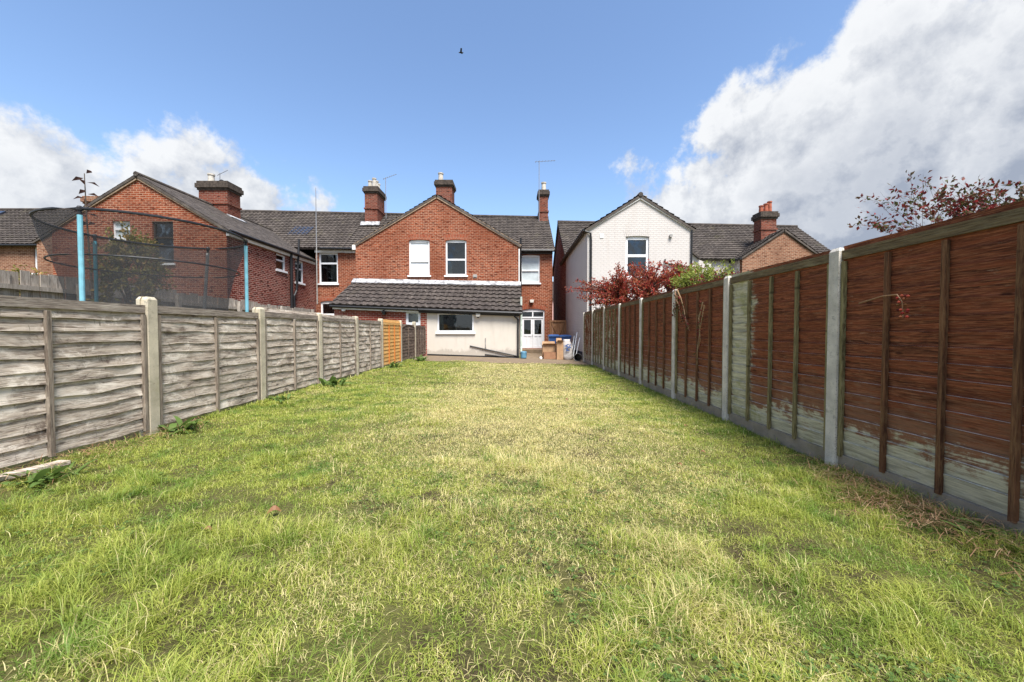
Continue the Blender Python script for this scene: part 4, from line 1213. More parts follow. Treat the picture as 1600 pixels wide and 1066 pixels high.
# ------------------------------------------------------------------ fences
def board_mesh(name, length, h, y_bot, y_top, thick, wob, mat, seed, n=7, edge=None):
    """one lapped board: local x along, +y outwards, z up; waney edge"""
    r = random.Random(seed)
    vs, fs = [], []
    ph = r.uniform(0, 50)
    for i in range(n + 1):
        x = length * i / n
        a = mnoise.noise((x * 3.4 + ph, 0.3, 0)) * wob
        b = mnoise.noise((x * 2.9 + ph, 7.7, 0)) * wob
        c = mnoise.noise((x * 3.1 + ph, 3.1, 0)) * wob * 0.8
        vs += [(x, y_bot + c, a), (x, y_bot - thick + c, a), (x, y_top - thick + c * 0.4, h + b), (x, y_top + c * 0.4, h + b)]
    for i in range(n):
        k = i * 4
        for j in range(4):
            fs.append((k + j, k + (j + 1) % 4, k + 4 + (j + 1) % 4, k + 4 + j))
    fs += [(3, 2, 1, 0), tuple(n * 4 + j for j in range(4))]
    me_ = mesh_of(name, MB().add(vs, fs), mat)
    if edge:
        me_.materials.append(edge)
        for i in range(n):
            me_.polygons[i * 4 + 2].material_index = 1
    return me_


def post_mesh(name, h, mat):
    """grooved concrete post with a weathered top: 0.10 along the fence, 0.125 across"""
    a, d, gw, gd = 0.055, 0.062, 0.024, 0.018
    prof = [(-a, -d), (a, -d), (a, -gw), (a - gd, -gw), (a - gd, gw), (a, gw), (a, d), (-a, d), (-a, gw), (-a + gd, gw), (-a + gd, -gw), (-a, -gw)]
    vs = [(x, y, -0.2) for x, y in prof] + [(x, y, h - 0.03) for x, y in prof] + [(x * 0.72, y * 0.72, h) for x, y in prof]
    n = len(prof)
    fs = [(k * n + i, k * n + (i + 1) % n, (k + 1) * n + (i + 1) % n, (k + 1) * n + i) for k in range(2) for i in range(n)]
    fs.append(tuple(2 * n + i for i in range(n)))
    return mesh_of(name, MB().add(vs, fs), mat)


def fence_panel(fence, loc, rot, length, z_lo, z_hi, boards, batten_me_x, mats, kind, label=None):
    bm, tm_, cm = mats
    h = z_hi - z_lo
    cap = MB()
    if kind == 'arch':
        n = 8
        for i in range(n):
            s0, s1 = i / n, (i + 1) / n
            za = z_hi - 0.16 + 0.16 * math.sin(math.pi * (0.15 + 0.8 * s0))
            zb = z_hi - 0.16 + 0.16 * math.sin(math.pi * (0.15 + 0.8 * s1))
            cap.bar((length * s0, 0.012, za), (length * s1, 0.012, zb), 0.05, 0.03)
    else:
        cap.box(0, length, -0.022, 0.034, z_hi - 0.012, z_hi + 0.008)
        cap.box(0.004, length - 0.004, 0.012, 0.036, z_hi - 0.075, z_hi - 0.014)
    p = link('panel', mesh_of('panel', cap, tm_), fence, loc, rot)
    if label:
        p['label'] = label
    nb = len(boards)
    exp = boards['exp']
    k = 0
    z = z_lo
    while z < z_hi - 0.06:
        o = link('board', boards['me'][rng.randrange(len(boards['me']))], p, (0, 0, z))
        o.rotation_euler = (rng.uniform(-0.03, 0.03) * boards['wild'], rng.uniform(-0.005, 0.005) * boards['wild'], 0)
        z += exp * rng.uniform(1 - 0.05 * boards['wild'], 1 + 0.05 * boards['wild'])
    for x in batten_me_x:
        bt = MB().box(-0.016, 0.016, 0.016, boards['bat'], 0.0, h - 0.078)
        link('batten', mesh_of('batten', bt, cm if x > 0.1 and x < length - 0.1 else boards.get('endm', cm)), p, (x, 0, z_lo - 0.015))
    return p


LFL = thing('garden_fence', 'weathered grey lap panel fence with concrete posts on the left', 'fence', (LX, 9, 0.2))
RFL = thing('garden_fence', 'tall red brown lap panel fence peeling at base on the right', 'fence', (RX, 9, 0))


def lboards(mat, seed, wild=1.7, exp=0.113, wob=0.022, length=1.72):
    return {'me': [board_mesh('board', length, exp + 0.036, 0.027, 0.006, 0.011, wob, mat, seed + i, 12) for i in range(14)], 'exp': exp, 'wild': wild, 'bat': 0.056}


base = Vector((LX, 9, 0.2))
lp_y = [2.28, 4.11, 5.92, 7.72, 9.55, 11.40, 13.35, 15.30]
lz = slope(LX)
pm_l = post_mesh('post', 1.46, M['conc'])
for y in lp_y:
    link('post', pm_l, LFL, Vector((LX, y, lz - 0.0)) - base, R(-90) + rng.uniform(-0.01, 0.01))
bset = lboards(M['wood_l'], 100)
bset_o = lboards(M['wood_o'], 200, 0.2, wob=0.004)
bset_d = lboards(M['wood_d'], 300, 1.0)
for i in range(-1, len(lp_y)):
    ya = (0.46 if i < 0 else lp_y[i]) + 0.055
    yb = (lp_y[i + 1] if i + 1 < len(lp_y) else 17.2) - 0.055
    ln_ = yb - ya
    kind, bs, cm = 'lap', bset, M['wood_lb']
    bat = (0.03, ln_ * 0.5, ln_ - 0.03)
    zh = 1.575 + rng.uniform(-0.02, 0.02)
    lab = None
    if i == 5:
        bs, cm, lab = bset_o, M['wood_ob'], 'new bright orange panel'
        bat = (0.03, ln_ * 0.36, ln_ * 0.66, ln_ - 0.03)
        zh = 1.56
    if i == 6:
        bs, cm, kind, lab = bset_d, M['wood_d'], 'arch', 'dark panel with arched top'
        zh = 1.52
    if i == 7:
        bs, cm, lab = bset_d, M['wood_d'], 'dark brown panel against the extension'
        bat = (0.03, ln_ * 0.25, ln_ * 0.5, ln_ * 0.75, ln_ - 0.03)
        zh = 1.50
    pn = fence_panel(LFL, Vector((LX, yb, 0)) - base, R(-90), ln_, lz + 0.06, zh, bs, bat, (None, (M['wood_o'] if i == 5 else M['wood_d']) if i >= 5 else M['wood_lc'], cm), kind, lab)
    sc = ln_ / 1.72
    for c in pn.children:
        if c.name.startswith('board'):
            c.scale.x = sc
            c.location.z -= base.z
        else:
            c.location.z -= base.z
    pn.location.z = 0
    # everything of the panel was written from the ground up
    for v in pn.data.vertices:
        v.co.z -= base.z

# right hand fence: seen from its back, each board stands proud of the one above
rp_y = [1.81, 3.62, 5.44, 7.20, 9.06, 10.87, 12.70, 14.50, 16.30]
pm_r = post_mesh('post', 2.07, M['conc_r'])
for y in rp_y:
    link('post', pm_r, RFL, Vector((RX, y, 0)) - Vector((RX, 9, 0)), R(90) + rng.uniform(-0.01, 0.01))
rset = {'me': [board_mesh('board', 1.70, 0.134, -0.006, 0.020, 0.014, 0.006, M['wood_r'], 400 + i, edge=M['wood_lit_edge']) for i in range(6)], 'exp': 0.112, 'wild': 0.25, 'bat': 0.046, 'endm': M['wood_rm']}
for i in range(-1, len(rp_y) - 1):
    ya = (0.0 if i < 0 else rp_y[i]) + 0.055
    yb = rp_y[i + 1] - 0.055
    ln_ = yb - ya
    cm = M['wood_rm'] if i in (1, 5, 6) else M['wood_rb']
    pn = fence_panel(RFL, Vector((RX, ya, 0)) - Vector((RX, 9, 0)), R(90), ln_, 0.15, 2.03, rset, (0.025, ln_ * 0.26, ln_ * 0.5, ln_ * 0.745, ln_ - 0.025), (None, M['wood_rc'], cm), 'lap')
    for c in pn.children:
        if c.name.startswith('board'):
            c.scale.x = ln_ / 1.70
    gb = link('gravel_board', mesh_of('gravel_board', MB().box(0, ln_, -0.024, 0.024, -0.1, 0.148), M['gravel']), RFL, Vector((RX, ya, 0)) - Vector((RX, 9, 0)), R(90))

# close boarded fence on the far side of the neighbour's garden
KX = -9.6
KF = thing('board_fence', 'grey close boarded fence across the neighbouring garden behind trampoline', 'fence', (KX, 12, slope(KX)))
kb = Vector((KX, 12, slope(KX)))
kme = [mesh_of('board', MB().box(-0.0725, 0.0725, -0.011, 0.009, 0.0, h_), M['wood_c']) for h_ in (2.04, 2.06, 2.05, 2.08, 2.03)]
y = 5.6
while y < 18.4:
    st = 0.0 if y < 11 else (-0.06 if y < 14.5 else -0.13)
    o = link('board', rng.choice(kme), KF, (0.02 + rng.uniform(-0.004, 0.004), y - 12, 0.03 + st + rng.uniform(-0.015, 0.015)))
    o.rotation_euler = (rng.uniform(-0.012, 0.012), 0, R(90))
    y += 0.152
for (ya, yb, st) in ((5.5, 11.05, 0), (11.05, 14.55, -0.06), (14.55, 18.4, -0.13)):
    for z in (0.35, 1.75):
        mb = MB().box(-(yb - ya) / 2, (yb - ya) / 2, -0.035, 0.035, -0.045, 0.045)
        link('rail', mesh_of('rail', mb, M['wood_c']), KF, (0.066, (ya + yb) / 2 - 12, z + 0.03 + st), R(90))
y = 6.0
while y < 18.5:
    link('post', mesh_of('post', MB().box(-0.05, 0.05, -0.05, 0.05, -0.2, 1.95), M['wood_c']), KF, (0.152, y - 12, 0))
    y += 2.45

# ------------------------------------------------------------------ trampoline
TX, TY, TR, TZ = -5.26, 5.67, 1.12, 2.74
gz0 = slope(TX)
T = thing('trampoline', 'round trampoline with black safety net and pale blue poles', 'trampoline', (TX, TY, gz0))


def ring(r, z, n=40, sag=0.0, k=4, ph=0.0):
    return [(TX + r * math.cos(2 * math.pi * i / n), TY + r * math.sin(2 * math.pi * i / n), z - sag * abs(math.sin((2 * math.pi * i / n - ph) * k / 2))) for i in range(n + 1)]


pole_a = [math.atan2(-1.12, 0.17), math.atan2(0.54, 0.97), math.atan2(0.22, -1.09), math.atan2(1.11, -0.08)]
part('top_ring', MB().tube(ring(TR, TZ, 48), 0.017, 6, cap=False), M['black'], T)
net = MB()
n = 48
prof = [(TR, 1.0), (TR * 0.97, 0.90), (TR * 0.87, 0.72), (TR * 0.79, 0.5), (TR * 0.76, 0.25), (TR * 0.77, 0.0)]
zb = gz0 + 0.72
net.lathe((TX, TY, 0), [(r, zb + (TZ - 0.02 - zb) * t_) for (r, t_) in prof], n)
part('safety_net', net, M['net'], T, smooth=True)
bandm = MB().lathe((TX, TY, 0), [(TR * 0.93, TZ - 0.54), (TR * 0.925, TZ - 0.56)], n)
part('net_band', MB().tube(ring(TR * 0.915, TZ - 0.52, 48), 0.010, 5, cap=False), M['black'], T)
for i, a in enumerate(pole_a):
    x, y = TX + TR * math.cos(a), TY + TR * math.sin(a)
    dark = i == 3
    xb, yb = (x - 0.22, y + 0.05) if dark else (x, y)
    pl_ = part('pole', MB().tube([(xb, yb, gz0 + 0.3), (x, y, TZ)], 0.019, 8), M['black'], T)
    mid = Vector((xb, yb, gz0 + 0.3)).lerp(Vector((x, y, TZ)), 0.47 if dark else 0.05)
    top = Vector((xb, yb, gz0 + 0.3)).lerp(Vector((x, y, TZ)), 0.965)
    part('foam_sleeve', MB().tube([mid, top], 0.025 if i != 2 else 0.023, 10), M['grey'] if dark else (M['sleeve_d'] if i == 2 else M['sleeve']), pl_)
    part('pole_cap', MB().lathe((x, y, TZ - 0.02), [(0.03, 0), (0.03, 0.03), (0.018, 0.05), (0.001, 0.052)], 8), M['black'], pl_)
part('frame', MB().tube(ring(TR * 0.97, gz0 + 0.70, 48), 0.022, 6, cap=False), M['metal'], T)
part('mat', MB().lathe((TX, TY, gz0 + 0.70), [(0.001, -0.03), (TR * 0.78, 0)], 40), M['black'], T)
part('spring_pad', MB().lathe((TX, TY, gz0 + 0.70), [(TR * 0.77, 0.02), (TR * 0.8, 0.045), (TR * 0.97, 0.045), (TR * 1.0, 0.02)], 40), M['sleeve'], T)
for i in range(4):
    a = pole_a[0] + 0.5 + i * math.pi / 2
    a2 = a + 0.5
    part('leg', MB().tube([(TX + TR * math.cos(a), TY + TR * math.sin(a), gz0 + 0.70), (TX + TR * math.cos(a), TY + TR * math.sin(a), gz0 + 0.03), (TX + TR * math.cos(a2), TY + TR * math.sin(a2), gz0 + 0.03), (TX + TR * math.cos(a2), TY + TR * math.sin(a2), gz0 + 0.70)], 0.02, 6), M['metal'], T)


# ------------------------------------------------------------------ plants
def leaf_verts(p, d, up, ln, wd, bend):
    """pointed leaf, four triangles, slightly folded and bent"""
    d = d.normalized()
    s = d.cross(up)
    if s.length < 1e-3:
        s = d.cross(Vector((1, 0, 0)))
    s.normalize()
    n = s.cross(d)
    m = p + d * ln * 0.5 + n * bend * ln * 0.5
    return [p, m + s * wd / 2 + n * wd * 0.12, p + d * ln - n * bend * ln * 0.2, m - s * wd / 2 + n * wd * 0.12, m]


LF = [(0, 1, 4), (1, 2, 4), (2, 3, 4), (3, 0, 4)]


def rand_dir(r):
    while True:
        v = Vector((r.uniform(-1, 1), r.uniform(-1, 1), r.uniform(-1, 1)))
        if 0.05 < v.length < 1:
            return v.normalized()


def shrub(name, label, cat, foot, crown_c, radii, twigs, leaves, size, leafm, barkm, seed, spread=0.12, arch=0.15, lo=0.35, shoots=(), aspect=0.5, group=None, floor=None, twig=1.0):
    """woody plant: trunk and limbs as one part, crown of separate leaves as another"""
    r = random.Random(seed)
    foot, cc = Vector(foot), Vector(crown_c)
    t = thing(name, label, cat, foot, group)
    st, lf_ = MB(), MB()
    hub = foot.lerp(cc, 0.55)
    stem_r = max(0.016, max(radii) * 0.026)
    st.tube([foot, foot.lerp(hub, 0.5) + Vector((r.uniform(-.05, .05), r.uniform(-.05, .05), 0)), hub], [stem_r * 1.8, stem_r * 1.4, stem_r], 7)
    limbs = []
    for i in range(7):
        v = rand_dir(r)
        v.z = abs(v.z) * 0.7 + 0.1
        q = cc + Vector((v.x * radii[0], v.y * radii[1], v.z * radii[2])) * 0.5
        mid = hub.lerp(q, 0.5) + rand_dir(r) * 0.1
        st.tube([hub, mid, q], [stem_r * 0.8, stem_r * 0.55, stem_r * 0.35], 6)
        limbs.append((mid, q))
    ends = []
    for i in range(twigs):
        v = rand_dir(r)
        k = r.uniform(0.45, 1.0) ** 0.6 * (0.75 + 0.45 * mnoise.noise((v.x * 2 + seed, v.y * 2, v.z * 2)) + 0.15)
        e = cc + Vector((v.x * radii[0], v.y * radii[1], v.z * radii[2])) * k
        if floor and e.z < floor:
            e.z = floor + r.uniform(0, 0.2)
        mid, q = min(limbs, key=lambda L_: (L_[1] - e).length)
        s = mid.lerp(q, r.uniform(0.2, 1))
        ends.append((s, e))
    for (s, e) in list(shoots):
        ends.append((Vector(s), Vector(e)))
    per = max(1, leaves // len(ends))
    for (s, e) in ends:
        c = s.lerp(e, 0.55) + Vector((0, 0, (e - s).length * arch)) + rand_dir(r) * (e - s).length * 0.08
        pts = [s.lerp(c, u).lerp(c.lerp(e, u), u) for u in (0, 0.3, 0.6, 0.85, 1.0)]
        st.tube(pts, [twig * stem_r * f for f in (0.30, 0.24, 0.17, 0.11, 0.06)], 4, cap=False)
        for j in range(per):
            u = lo + (1 - lo) * r.random()
            b = s.lerp(c, u).lerp(c.lerp(e, u), u)
            d = rand_dir(r)
            d = (d + (e - s).normalized() * 0.5 + Vector((0, 0, 0.15))).normalized()
            sz = size * r.uniform(0.6, 1.3)
            lf_.add(leaf_verts(b + rand_dir(r) * spread * r.random(), d, rand_dir(r), sz, sz * aspect * r.uniform(0.8, 1.2), r.uniform(-0.2, 0.3)), LF)
    part('trunk', st, M[barkm], t)
    part('crown', lf_, M[leafm], t)
    return t


shrub('red_shrub', 'large red leaved shrub overhanging far end of right fence', 'shrub', (4.6, 13.3, 0), (4.75, 13.0, 2.6), (2.75, 1.2, 1.18), 500, 30000, 0.078, 'leaf_red', 'twig_red', 11, 0.12, 0.05, 0.3)
shrub('dark_shrub', 'dark green bush hanging low under the red shrub', 'shrub', (3.75, 14.7, 0), (3.6, 14.6, 1.95), (0.72, 0.6, 0.5), 60, 1900, 0.06, 'leaf_dark', 'bark', 12, 0.1, 0.0, 0.2)
shrub('lime_shrub', 'yellow green shrub between red shrub and berry bush', 'shrub', (6.2, 11.6, 0), (5.85, 11.6, 2.75), (1.25, 0.9, 0.78), 110, 6000, 0.085, 'leaf_lime', 'bark', 13, 0.14, 0.1, 0.3)
shrub('berry_bush', 'low mixed red bush behind the fence below orange gable', 'shrub', (5.4, 9.0, 0), (5.3, 9.0, 2.2), (1.35, 0.7, 0.66), 110, 4200, 0.06, 'leaf_mix', 'twig_red', 14, 0.1, 0.1, 0.3)
r_ = random.Random(5)
shoots = []
for k in range(46):
    # long arching sprays, mostly leaning to the left over the fence
    sx = r_.uniform(4.5, 5.7)
    ex = sx - r_.uniform(-0.15, 0.75)
    shoots.append(((sx, 4.3 + r_.uniform(-.2, .2), 2.25 + r_.uniform(-.1, .2)), (ex, 4.3 + r_.uniform(-.3, .3), 2.45 + r_.uniform(0.0, 0.85) * (0.55 + 0.45 * (ex - 3.8) / 2))))
shrub('straggly_shrub', 'straggly shrub with dull red sprays against the sky behind right fence', 'shrub', (5.5, 4.3, 0), (5.45, 4.25, 2.52), (1.0, 0.5, 0.55), 150, 5200, 0.050, 'leaf_mix', 'twig_red', 15, 0.05, 0.10, 0.25, shoots=shoots, twig=0.35)
shrub('olive_shrub', 'dense dull green shrub top at right edge above the near fence panel', 'shrub', (6.0, 4.5, 0), (6.0, 4.5, 2.60), (0.75, 0.4, 0.5), 90, 3600, 0.055, 'leaf_olive2', 'bark', 18, 0.07, 0.08, 0.25, twig=0.5)
shrub('garden_tree', 'small olive green tree seen through the trampoline net', 'tree', (-7.75, 7.9, 0.3), (-7.75, 7.9, 2.55), (0.72, 0.6, 1.15), 130, 4200, 0.085, 'leaf_olive', 'bark', 16, 0.12, 0.1, 0.25)
shrub('leafy_bush', 'yellowish bush behind the close boarded fence at left edge', 'shrub', (-10.9, 8.2, 0.4), (-10.95, 8.2, 2.35), (0.95, 0.7, 0.62), 60, 1500, 0.09, 'leaf_olive', 'bark', 17, 0.12, 0.1, 0.3)
# the single tall shoot with big leaves
sh = thing('tall_shoot', 'single tall shoot with big dark leaves above trampoline ring', 'plant', (-8.55, 7.9, 0.3))
part('stem', MB().tube([(-8.55, 7.9, 0.3), (-8.62, 7.9, 2.4), (-8.68, 7.9, 3.6), (-8.70, 7.9, 4.5)], [0.03, 0.02, 0.013, 0.007], 6), M['bark'], sh)
r_ = random.Random(21)
for k in range(14):
    z = 3.45 + k * 0.08
    a = k * 2.4 + r_.uniform(-0.4, 0.4)
    d = Vector((math.cos(a), math.sin(a) * 0.6, r_.uniform(-0.3, 0.35)))
    part('leaf', MB().add(leaf_verts(Vector((-8.68, 7.9, z)) + d * 0.03, d, Vector((0, 0.5, 1)), r_.uniform(0.15, 0.23), 0.085, 0.25), LF), M['leaf_maroon'], sh)


# creeper hanging on the right fence, berry twig
cr = thing('creeper', 'dead creeper stems hanging over the right fence', 'creeper', (RX - 0.06, 6.6, 1.0))
r_ = random.Random(31)
st, lf_ = MB(), MB()
for (ya, za, yb, zb_) in ((7.15, 2.05, 6.75, 1.45), (6.95, 2.05, 6.5, 1.30), (6.1, 1.75, 6.25, 0.75), (6.0, 1.7, 6.2, 0.95), (7.0, 1.95, 7.1, 1.55), (6.8, 1.6, 6.45, 1.35)):
    pts = [(RX - 0.07 - r_.uniform(0, 0.03), ya + (yb - ya) * u + r_.uniform(-.04, .04), za + (zb_ - za) * u) for u in (0, .25, .5, .75, 1)]
    st.tube(pts, [0.010, 0.009, 0.007, 0.006, 0.004], 5)
    for k in range(60):
        u = r_.random()
        i = min(3, int(u * 4))
        p = Vector(pts[i]).lerp(Vector(pts[i + 1]), u * 4 - i)
        d = rand_dir(r_)
        d.x = -abs(d.x)
        sz = r_.uniform(0.02, 0.05)
        lf_.add(leaf_verts(p + rand_dir(r_) * 0.03, d, rand_dir(r_), sz, sz * 0.55, 0.1), LF)
part('stem', st, M['straw'], cr)
part('leaves', lf_, M['leaf_mix'], cr)
bt = thing('berry_twig', 'twig with a drooping bunch of red berries across right fence', 'twig', (RX - 0.06, 3.0, 1.55))
part('stem', MB().tube([(RX - 0.05, 3.36, 1.54), (RX - 0.08, 3.12, 1.58), (RX - 0.10, 2.98, 1.58), (RX - 0.11, 2.93, 1.52), (RX - 0.11, 2.92, 1.40)], [0.006, 0.005, 0.005, 0.004, 0.003], 5), M['straw'], bt)
bm_ = MB()
for k in range(16):
    bm_.lathe((RX - 0.11 + r_.uniform(-.03, .02), 2.92 + r_.uniform(-.05, .05), 1.40 + r_.uniform(0, .17)), [(0.001, -0.011), (0.009, -0.006), (0.012, 0), (0.009, 0.006), (0.001, 0.011)], 6)
part('berries', bm_, M['leaf_red'], bt)

# broad leaved weeds along the foot of the fences, each with its own leaves
wl = []
for k in range(4):
    mb = MB()
    n = 5
    vs, fs = [], []
    for i in range(n + 1):
        u = i / n
        wd = 0.25 * math.sin(math.pi * min(1, u * 0.92 + 0.06)) ** 0.8 * (1 - 0.25 * u)
        z = 0.55 * math.sin(u * (1.7 + 0.25 * k)) * (0.75 - 0.1 * k)
        x = u * (0.95 - 0.05 * k)
        vs += [(x, -wd / 2, z + 0.05 * wd), (x, 0, z), (x, wd / 2, z + 0.05 * wd)]
    for i in range(n):
        a = i * 3
        fs += [(a, a + 3, a + 4, a + 1), (a + 1, a + 4, a + 5, a + 2)]
    wl.append(mesh_of('leaf', mb.add(vs, fs), M['leaf_weed'], True))


def weed(label, x, y, s, nleaf, seed):
    r = random.Random(seed)
    t = thing('weed', label, 'weed', (x, y, float(lawn_z(x, y))), 'broad leaved weeds along the fences')
    for k in range(nleaf * 3):
        o = link('leaf', wl[r.randrange(4)], t, (r.gauss(0, .16) * s + 0.03, r.gauss(0, .30) * s, 0))
        sc = s * r.choice((0.25, 0.35, 0.45, 0.7)) * r.uniform(0.7, 1.1)
        o.scale = (sc, sc, sc)
        o.rotation_euler = (r.uniform(-.3, .3), r.uniform(-.35, .25), r.uniform(0, 6.28))
    return t


weed('broad leaved weed at foot of second concrete post on left', -3.70, 4.22, 0.42, 16, 1)
weed('broad leaved weed at foot of third concrete post on left', -3.66, 6.0, 0.36, 14, 2)
weed('dark leafy weed by the left fence beside fourth post', -3.62, 7.75, 0.48, 18, 3)
weed('weed clump at foot of orange fence panel', -3.62, 11.7, 0.46, 16, 4)
weed('weed clump in front of arched dark panel', -3.4, 14.3, 0.55, 20, 5)
weed('weed patch next to plank at left edge', -3.5, 2.85, 0.30, 20, 6)
weed('pale green fern like weed at right edge below fence', 2.84, 2.24, 0.26, 16, 7)
weed('small weed below the mossy panels on the right', 2.85, 11.2, 0.22, 10, 8)

pk = thing('plank', 'old grey plank lying at foot of left fence', 'plank', (-3.72, 2.9, 0.2))
part('board', MB().bar((-3.73, 2.55, 0.245), (-3.66, 3.12, 0.225), 0.10, 0.03), M['wood_l'], pk)

# ------------------------------------------------------------------ grass
NR = np.random.RandomState(12)


def blades(n, ymin, ymax, hmin, hmax, wmin, tuft_amt, flat=0.0):
    # depth distribution: denser towards the camera
    u = NR.rand(n)
    y = ymin * (ymax / ymin) ** u if ymin > 0 else ymin + (ymax - ymin) * u
    x = LX + 0.04 + (RX - LX - 0.08) * NR.rand(n)
    vis = np.abs(x) < y * 1.40 + 0.5
    x, y = x[vis], y[vis]
    tuft = np.clip((vnoise(x, y, 2.1, 21) * 0.5 + vnoise(x, y, 6.5, 22) * 0.5 - 0.54) * 5.5, 0, 1)
    bare = np.clip((vnoise(x, y, 2.4, 23) * 0.45 + vnoise(x, y, 9.0, 24) * 0.55 - 0.54) * 9, 0, 1) * np.clip((4.5 - y) / 1.6, 0.08, 1)
    bare = bare * (0.95 if flat < 1 else 1)
    bare = np.maximum(bare, np.clip((y - 14.0) / 0.6 + (vnoise(x, y, 2.5, 25) - 0.5) * 1.5, 0, 1))
    keep = NR.rand(len(x)) > bare * (0.9 if flat < 1 else 0.0)
    x, y, tuft = x[keep], y[keep], tuft[keep]
    m = len(x)
    edge = np.clip(1 - np.minimum(x - LX, RX - x) / 0.25, 0, 1)
    h = (hmin + (hmax - hmin) * NR.rand(m) ** 1.6) * (1 + tuft_amt * tuft + 2.4 * edge * NR.rand(m) ** 2)
    wd = np.maximum(wmin, 0.00105 * y) * (0.7 + 0.6 * NR.rand(m))
    az = NR.rand(m) * 2 * np.pi
    lean = 0.4 + 1.7 * NR.rand(m) + flat * 2.0
    dx, dy = np.cos(az), np.sin(az)
    fa = az + np.pi / 2 + NR.uniform(-0.6, 0.6, m)
    sx, sy = np.cos(fa) * wd / 2, np.sin(fa) * wd / 2
    z = lawn_z(x, y) - 0.004
    hm, hr = h * 0.62 * (1 - 0.22 * np.clip(lean - 0.8, 0, 1.3)), h * 0.5 * lean
    if flat:
        hm = h * 0.22
        hr = h * 1.1
    V = np.zeros((m, 5, 3), np.float32)
    V[:, 0] = np.stack([x - sx, y - sy, z], 1)
    V[:, 1] = np.stack([x + sx, y + sy, z], 1)
    mx, my = x + dx * hr * 0.5, y + dy * hr * 0.5
    V[:, 2] = np.stack([mx + sx * .8, my + sy * .8, z + hm], 1)
    V[:, 3] = np.stack([mx - sx * .8, my - sy * .8, z + hm], 1)
    droop = 1.0 - 0.42 * np.clip(lean - 0.6, 0, 1)
    V[:, 4] = np.stack([x + dx * hr * 1.7, y + dy * hr * 1.7, z + h * droop * (0.95 if not flat else 0.18)], 1)
    return V


parts_ = [blades(210000, 1.1, 3.6, 0.010, 0.044, 0.0030, 2.2), blades(240000, 2.6, 8.0, 0.012, 0.034, 0.0040, 1.2), blades(170000, 4.8, 14.7, 0.016, 0.036, 0.0050, 0.5),
          blades(70000, 1.1, 6.0, 0.014, 0.042, 0.0026, 0.0, flat=1.0)]
V = np.concatenate(parts_, 0)
m = len(V)
me = bpy.data.meshes.new('grass')
me.vertices.add(m * 5)
me.vertices.foreach_set('co', V.reshape(-1))
idx = np.arange(m, dtype=np.int32)[:, None] * 5
F_ = np.concatenate([idx + np.array([[0, 1, 2]]), idx + np.array([[0, 2, 3]]), idx + np.array([[3, 2, 4]])], 1).reshape(-1).astype(np.int32)
me.loops.add(m * 9)
me.loops.foreach_set('vertex_index', F_)
me.polygons.add(m * 3)
me.polygons.foreach_set('loop_start', np.arange(0, m * 9, 3, dtype=np.int32))
me.update(calc_edges=True)
me.validate()
me.materials.append(M['grass'])
go = link('grass', me)
go['kind'] = 'stuff'
go['label'] = 'patchy green and straw coloured lawn grass'

# clover and small broad leaves between the blades in the foreground
cl = MB()
r_ = random.Random(44)
for k in range(2600):
    y = 1.3 + 3.2 * r_.random() ** 1.4
    x = r_.uniform(max(LX + .1, -1.35 * y), min(RX - .1, 1.35 * y))
    nv = mnoise.noise((x * 0.9, y * 0.9, 3.3))
    if nv < 0.08:
        continue
    z = float(lawn_z(x, y)) + r_.uniform(0.012, 0.04)
    a = r_.uniform(0, 6.28)
    for j in range(3):
        d = Vector((math.cos(a + j * 2.1), math.sin(a + j * 2.1), r_.uniform(-0.1, 0.35)))
        cl.add(leaf_verts(Vector((x, y, z)), d, Vector((0, 0, 1)), 0.017, 0.014, 0.1), LF)
clo = link('clover', mesh_of('clover', cl, M['leaf_weed']))
clo['kind'] = 'stuff'
clo['label'] = 'small clover leaves among the lawn grass'

# dry cut stalks heaped along the foot of the right fence and a little on the left
ds = MB()
for k in range(1500):
    if k < 1100:
        y = r_.gauss(2.75, 0.42)
        x = RX - 0.10 - abs(r_.gauss(0, 0.24))
    else:
        y = r_.uniform(2.4, 4.6)
        x = LX + 0.10 + abs(r_.gauss(0, 0.18))
    z = float(lawn_z(x, y)) + r_.uniform(0.015, 0.075)
    a = r_.uniform(0, 6.28)
    L_ = r_.uniform(0.06, 0.19)
    d = Vector((math.cos(a), math.sin(a), r_.uniform(-0.22, 0.25)))
    s = Vector((-d.y, d.x, 0)) * 0.0017
    p = Vector((x, y, z))
    q = p + d * L_
    q.x = min(q.x, RX - 0.04)
    q.x = max(q.x, LX + 0.05)
    mm = (p + q) / 2 + Vector((0, 0, r_.uniform(0, 0.02)))
    ds.add([p - s, p + s, mm + s, mm - s, q + s * 0.5, q - s * 0.5], [(0, 1, 2, 3), (3, 2, 4, 5)])
dso = link('dry_stalks', mesh_of('dry_stalks', ds, M['straw']))
dso['kind'] = 'stuff'
dso['label'] = 'dry brown stalks heaped along the fence foot'

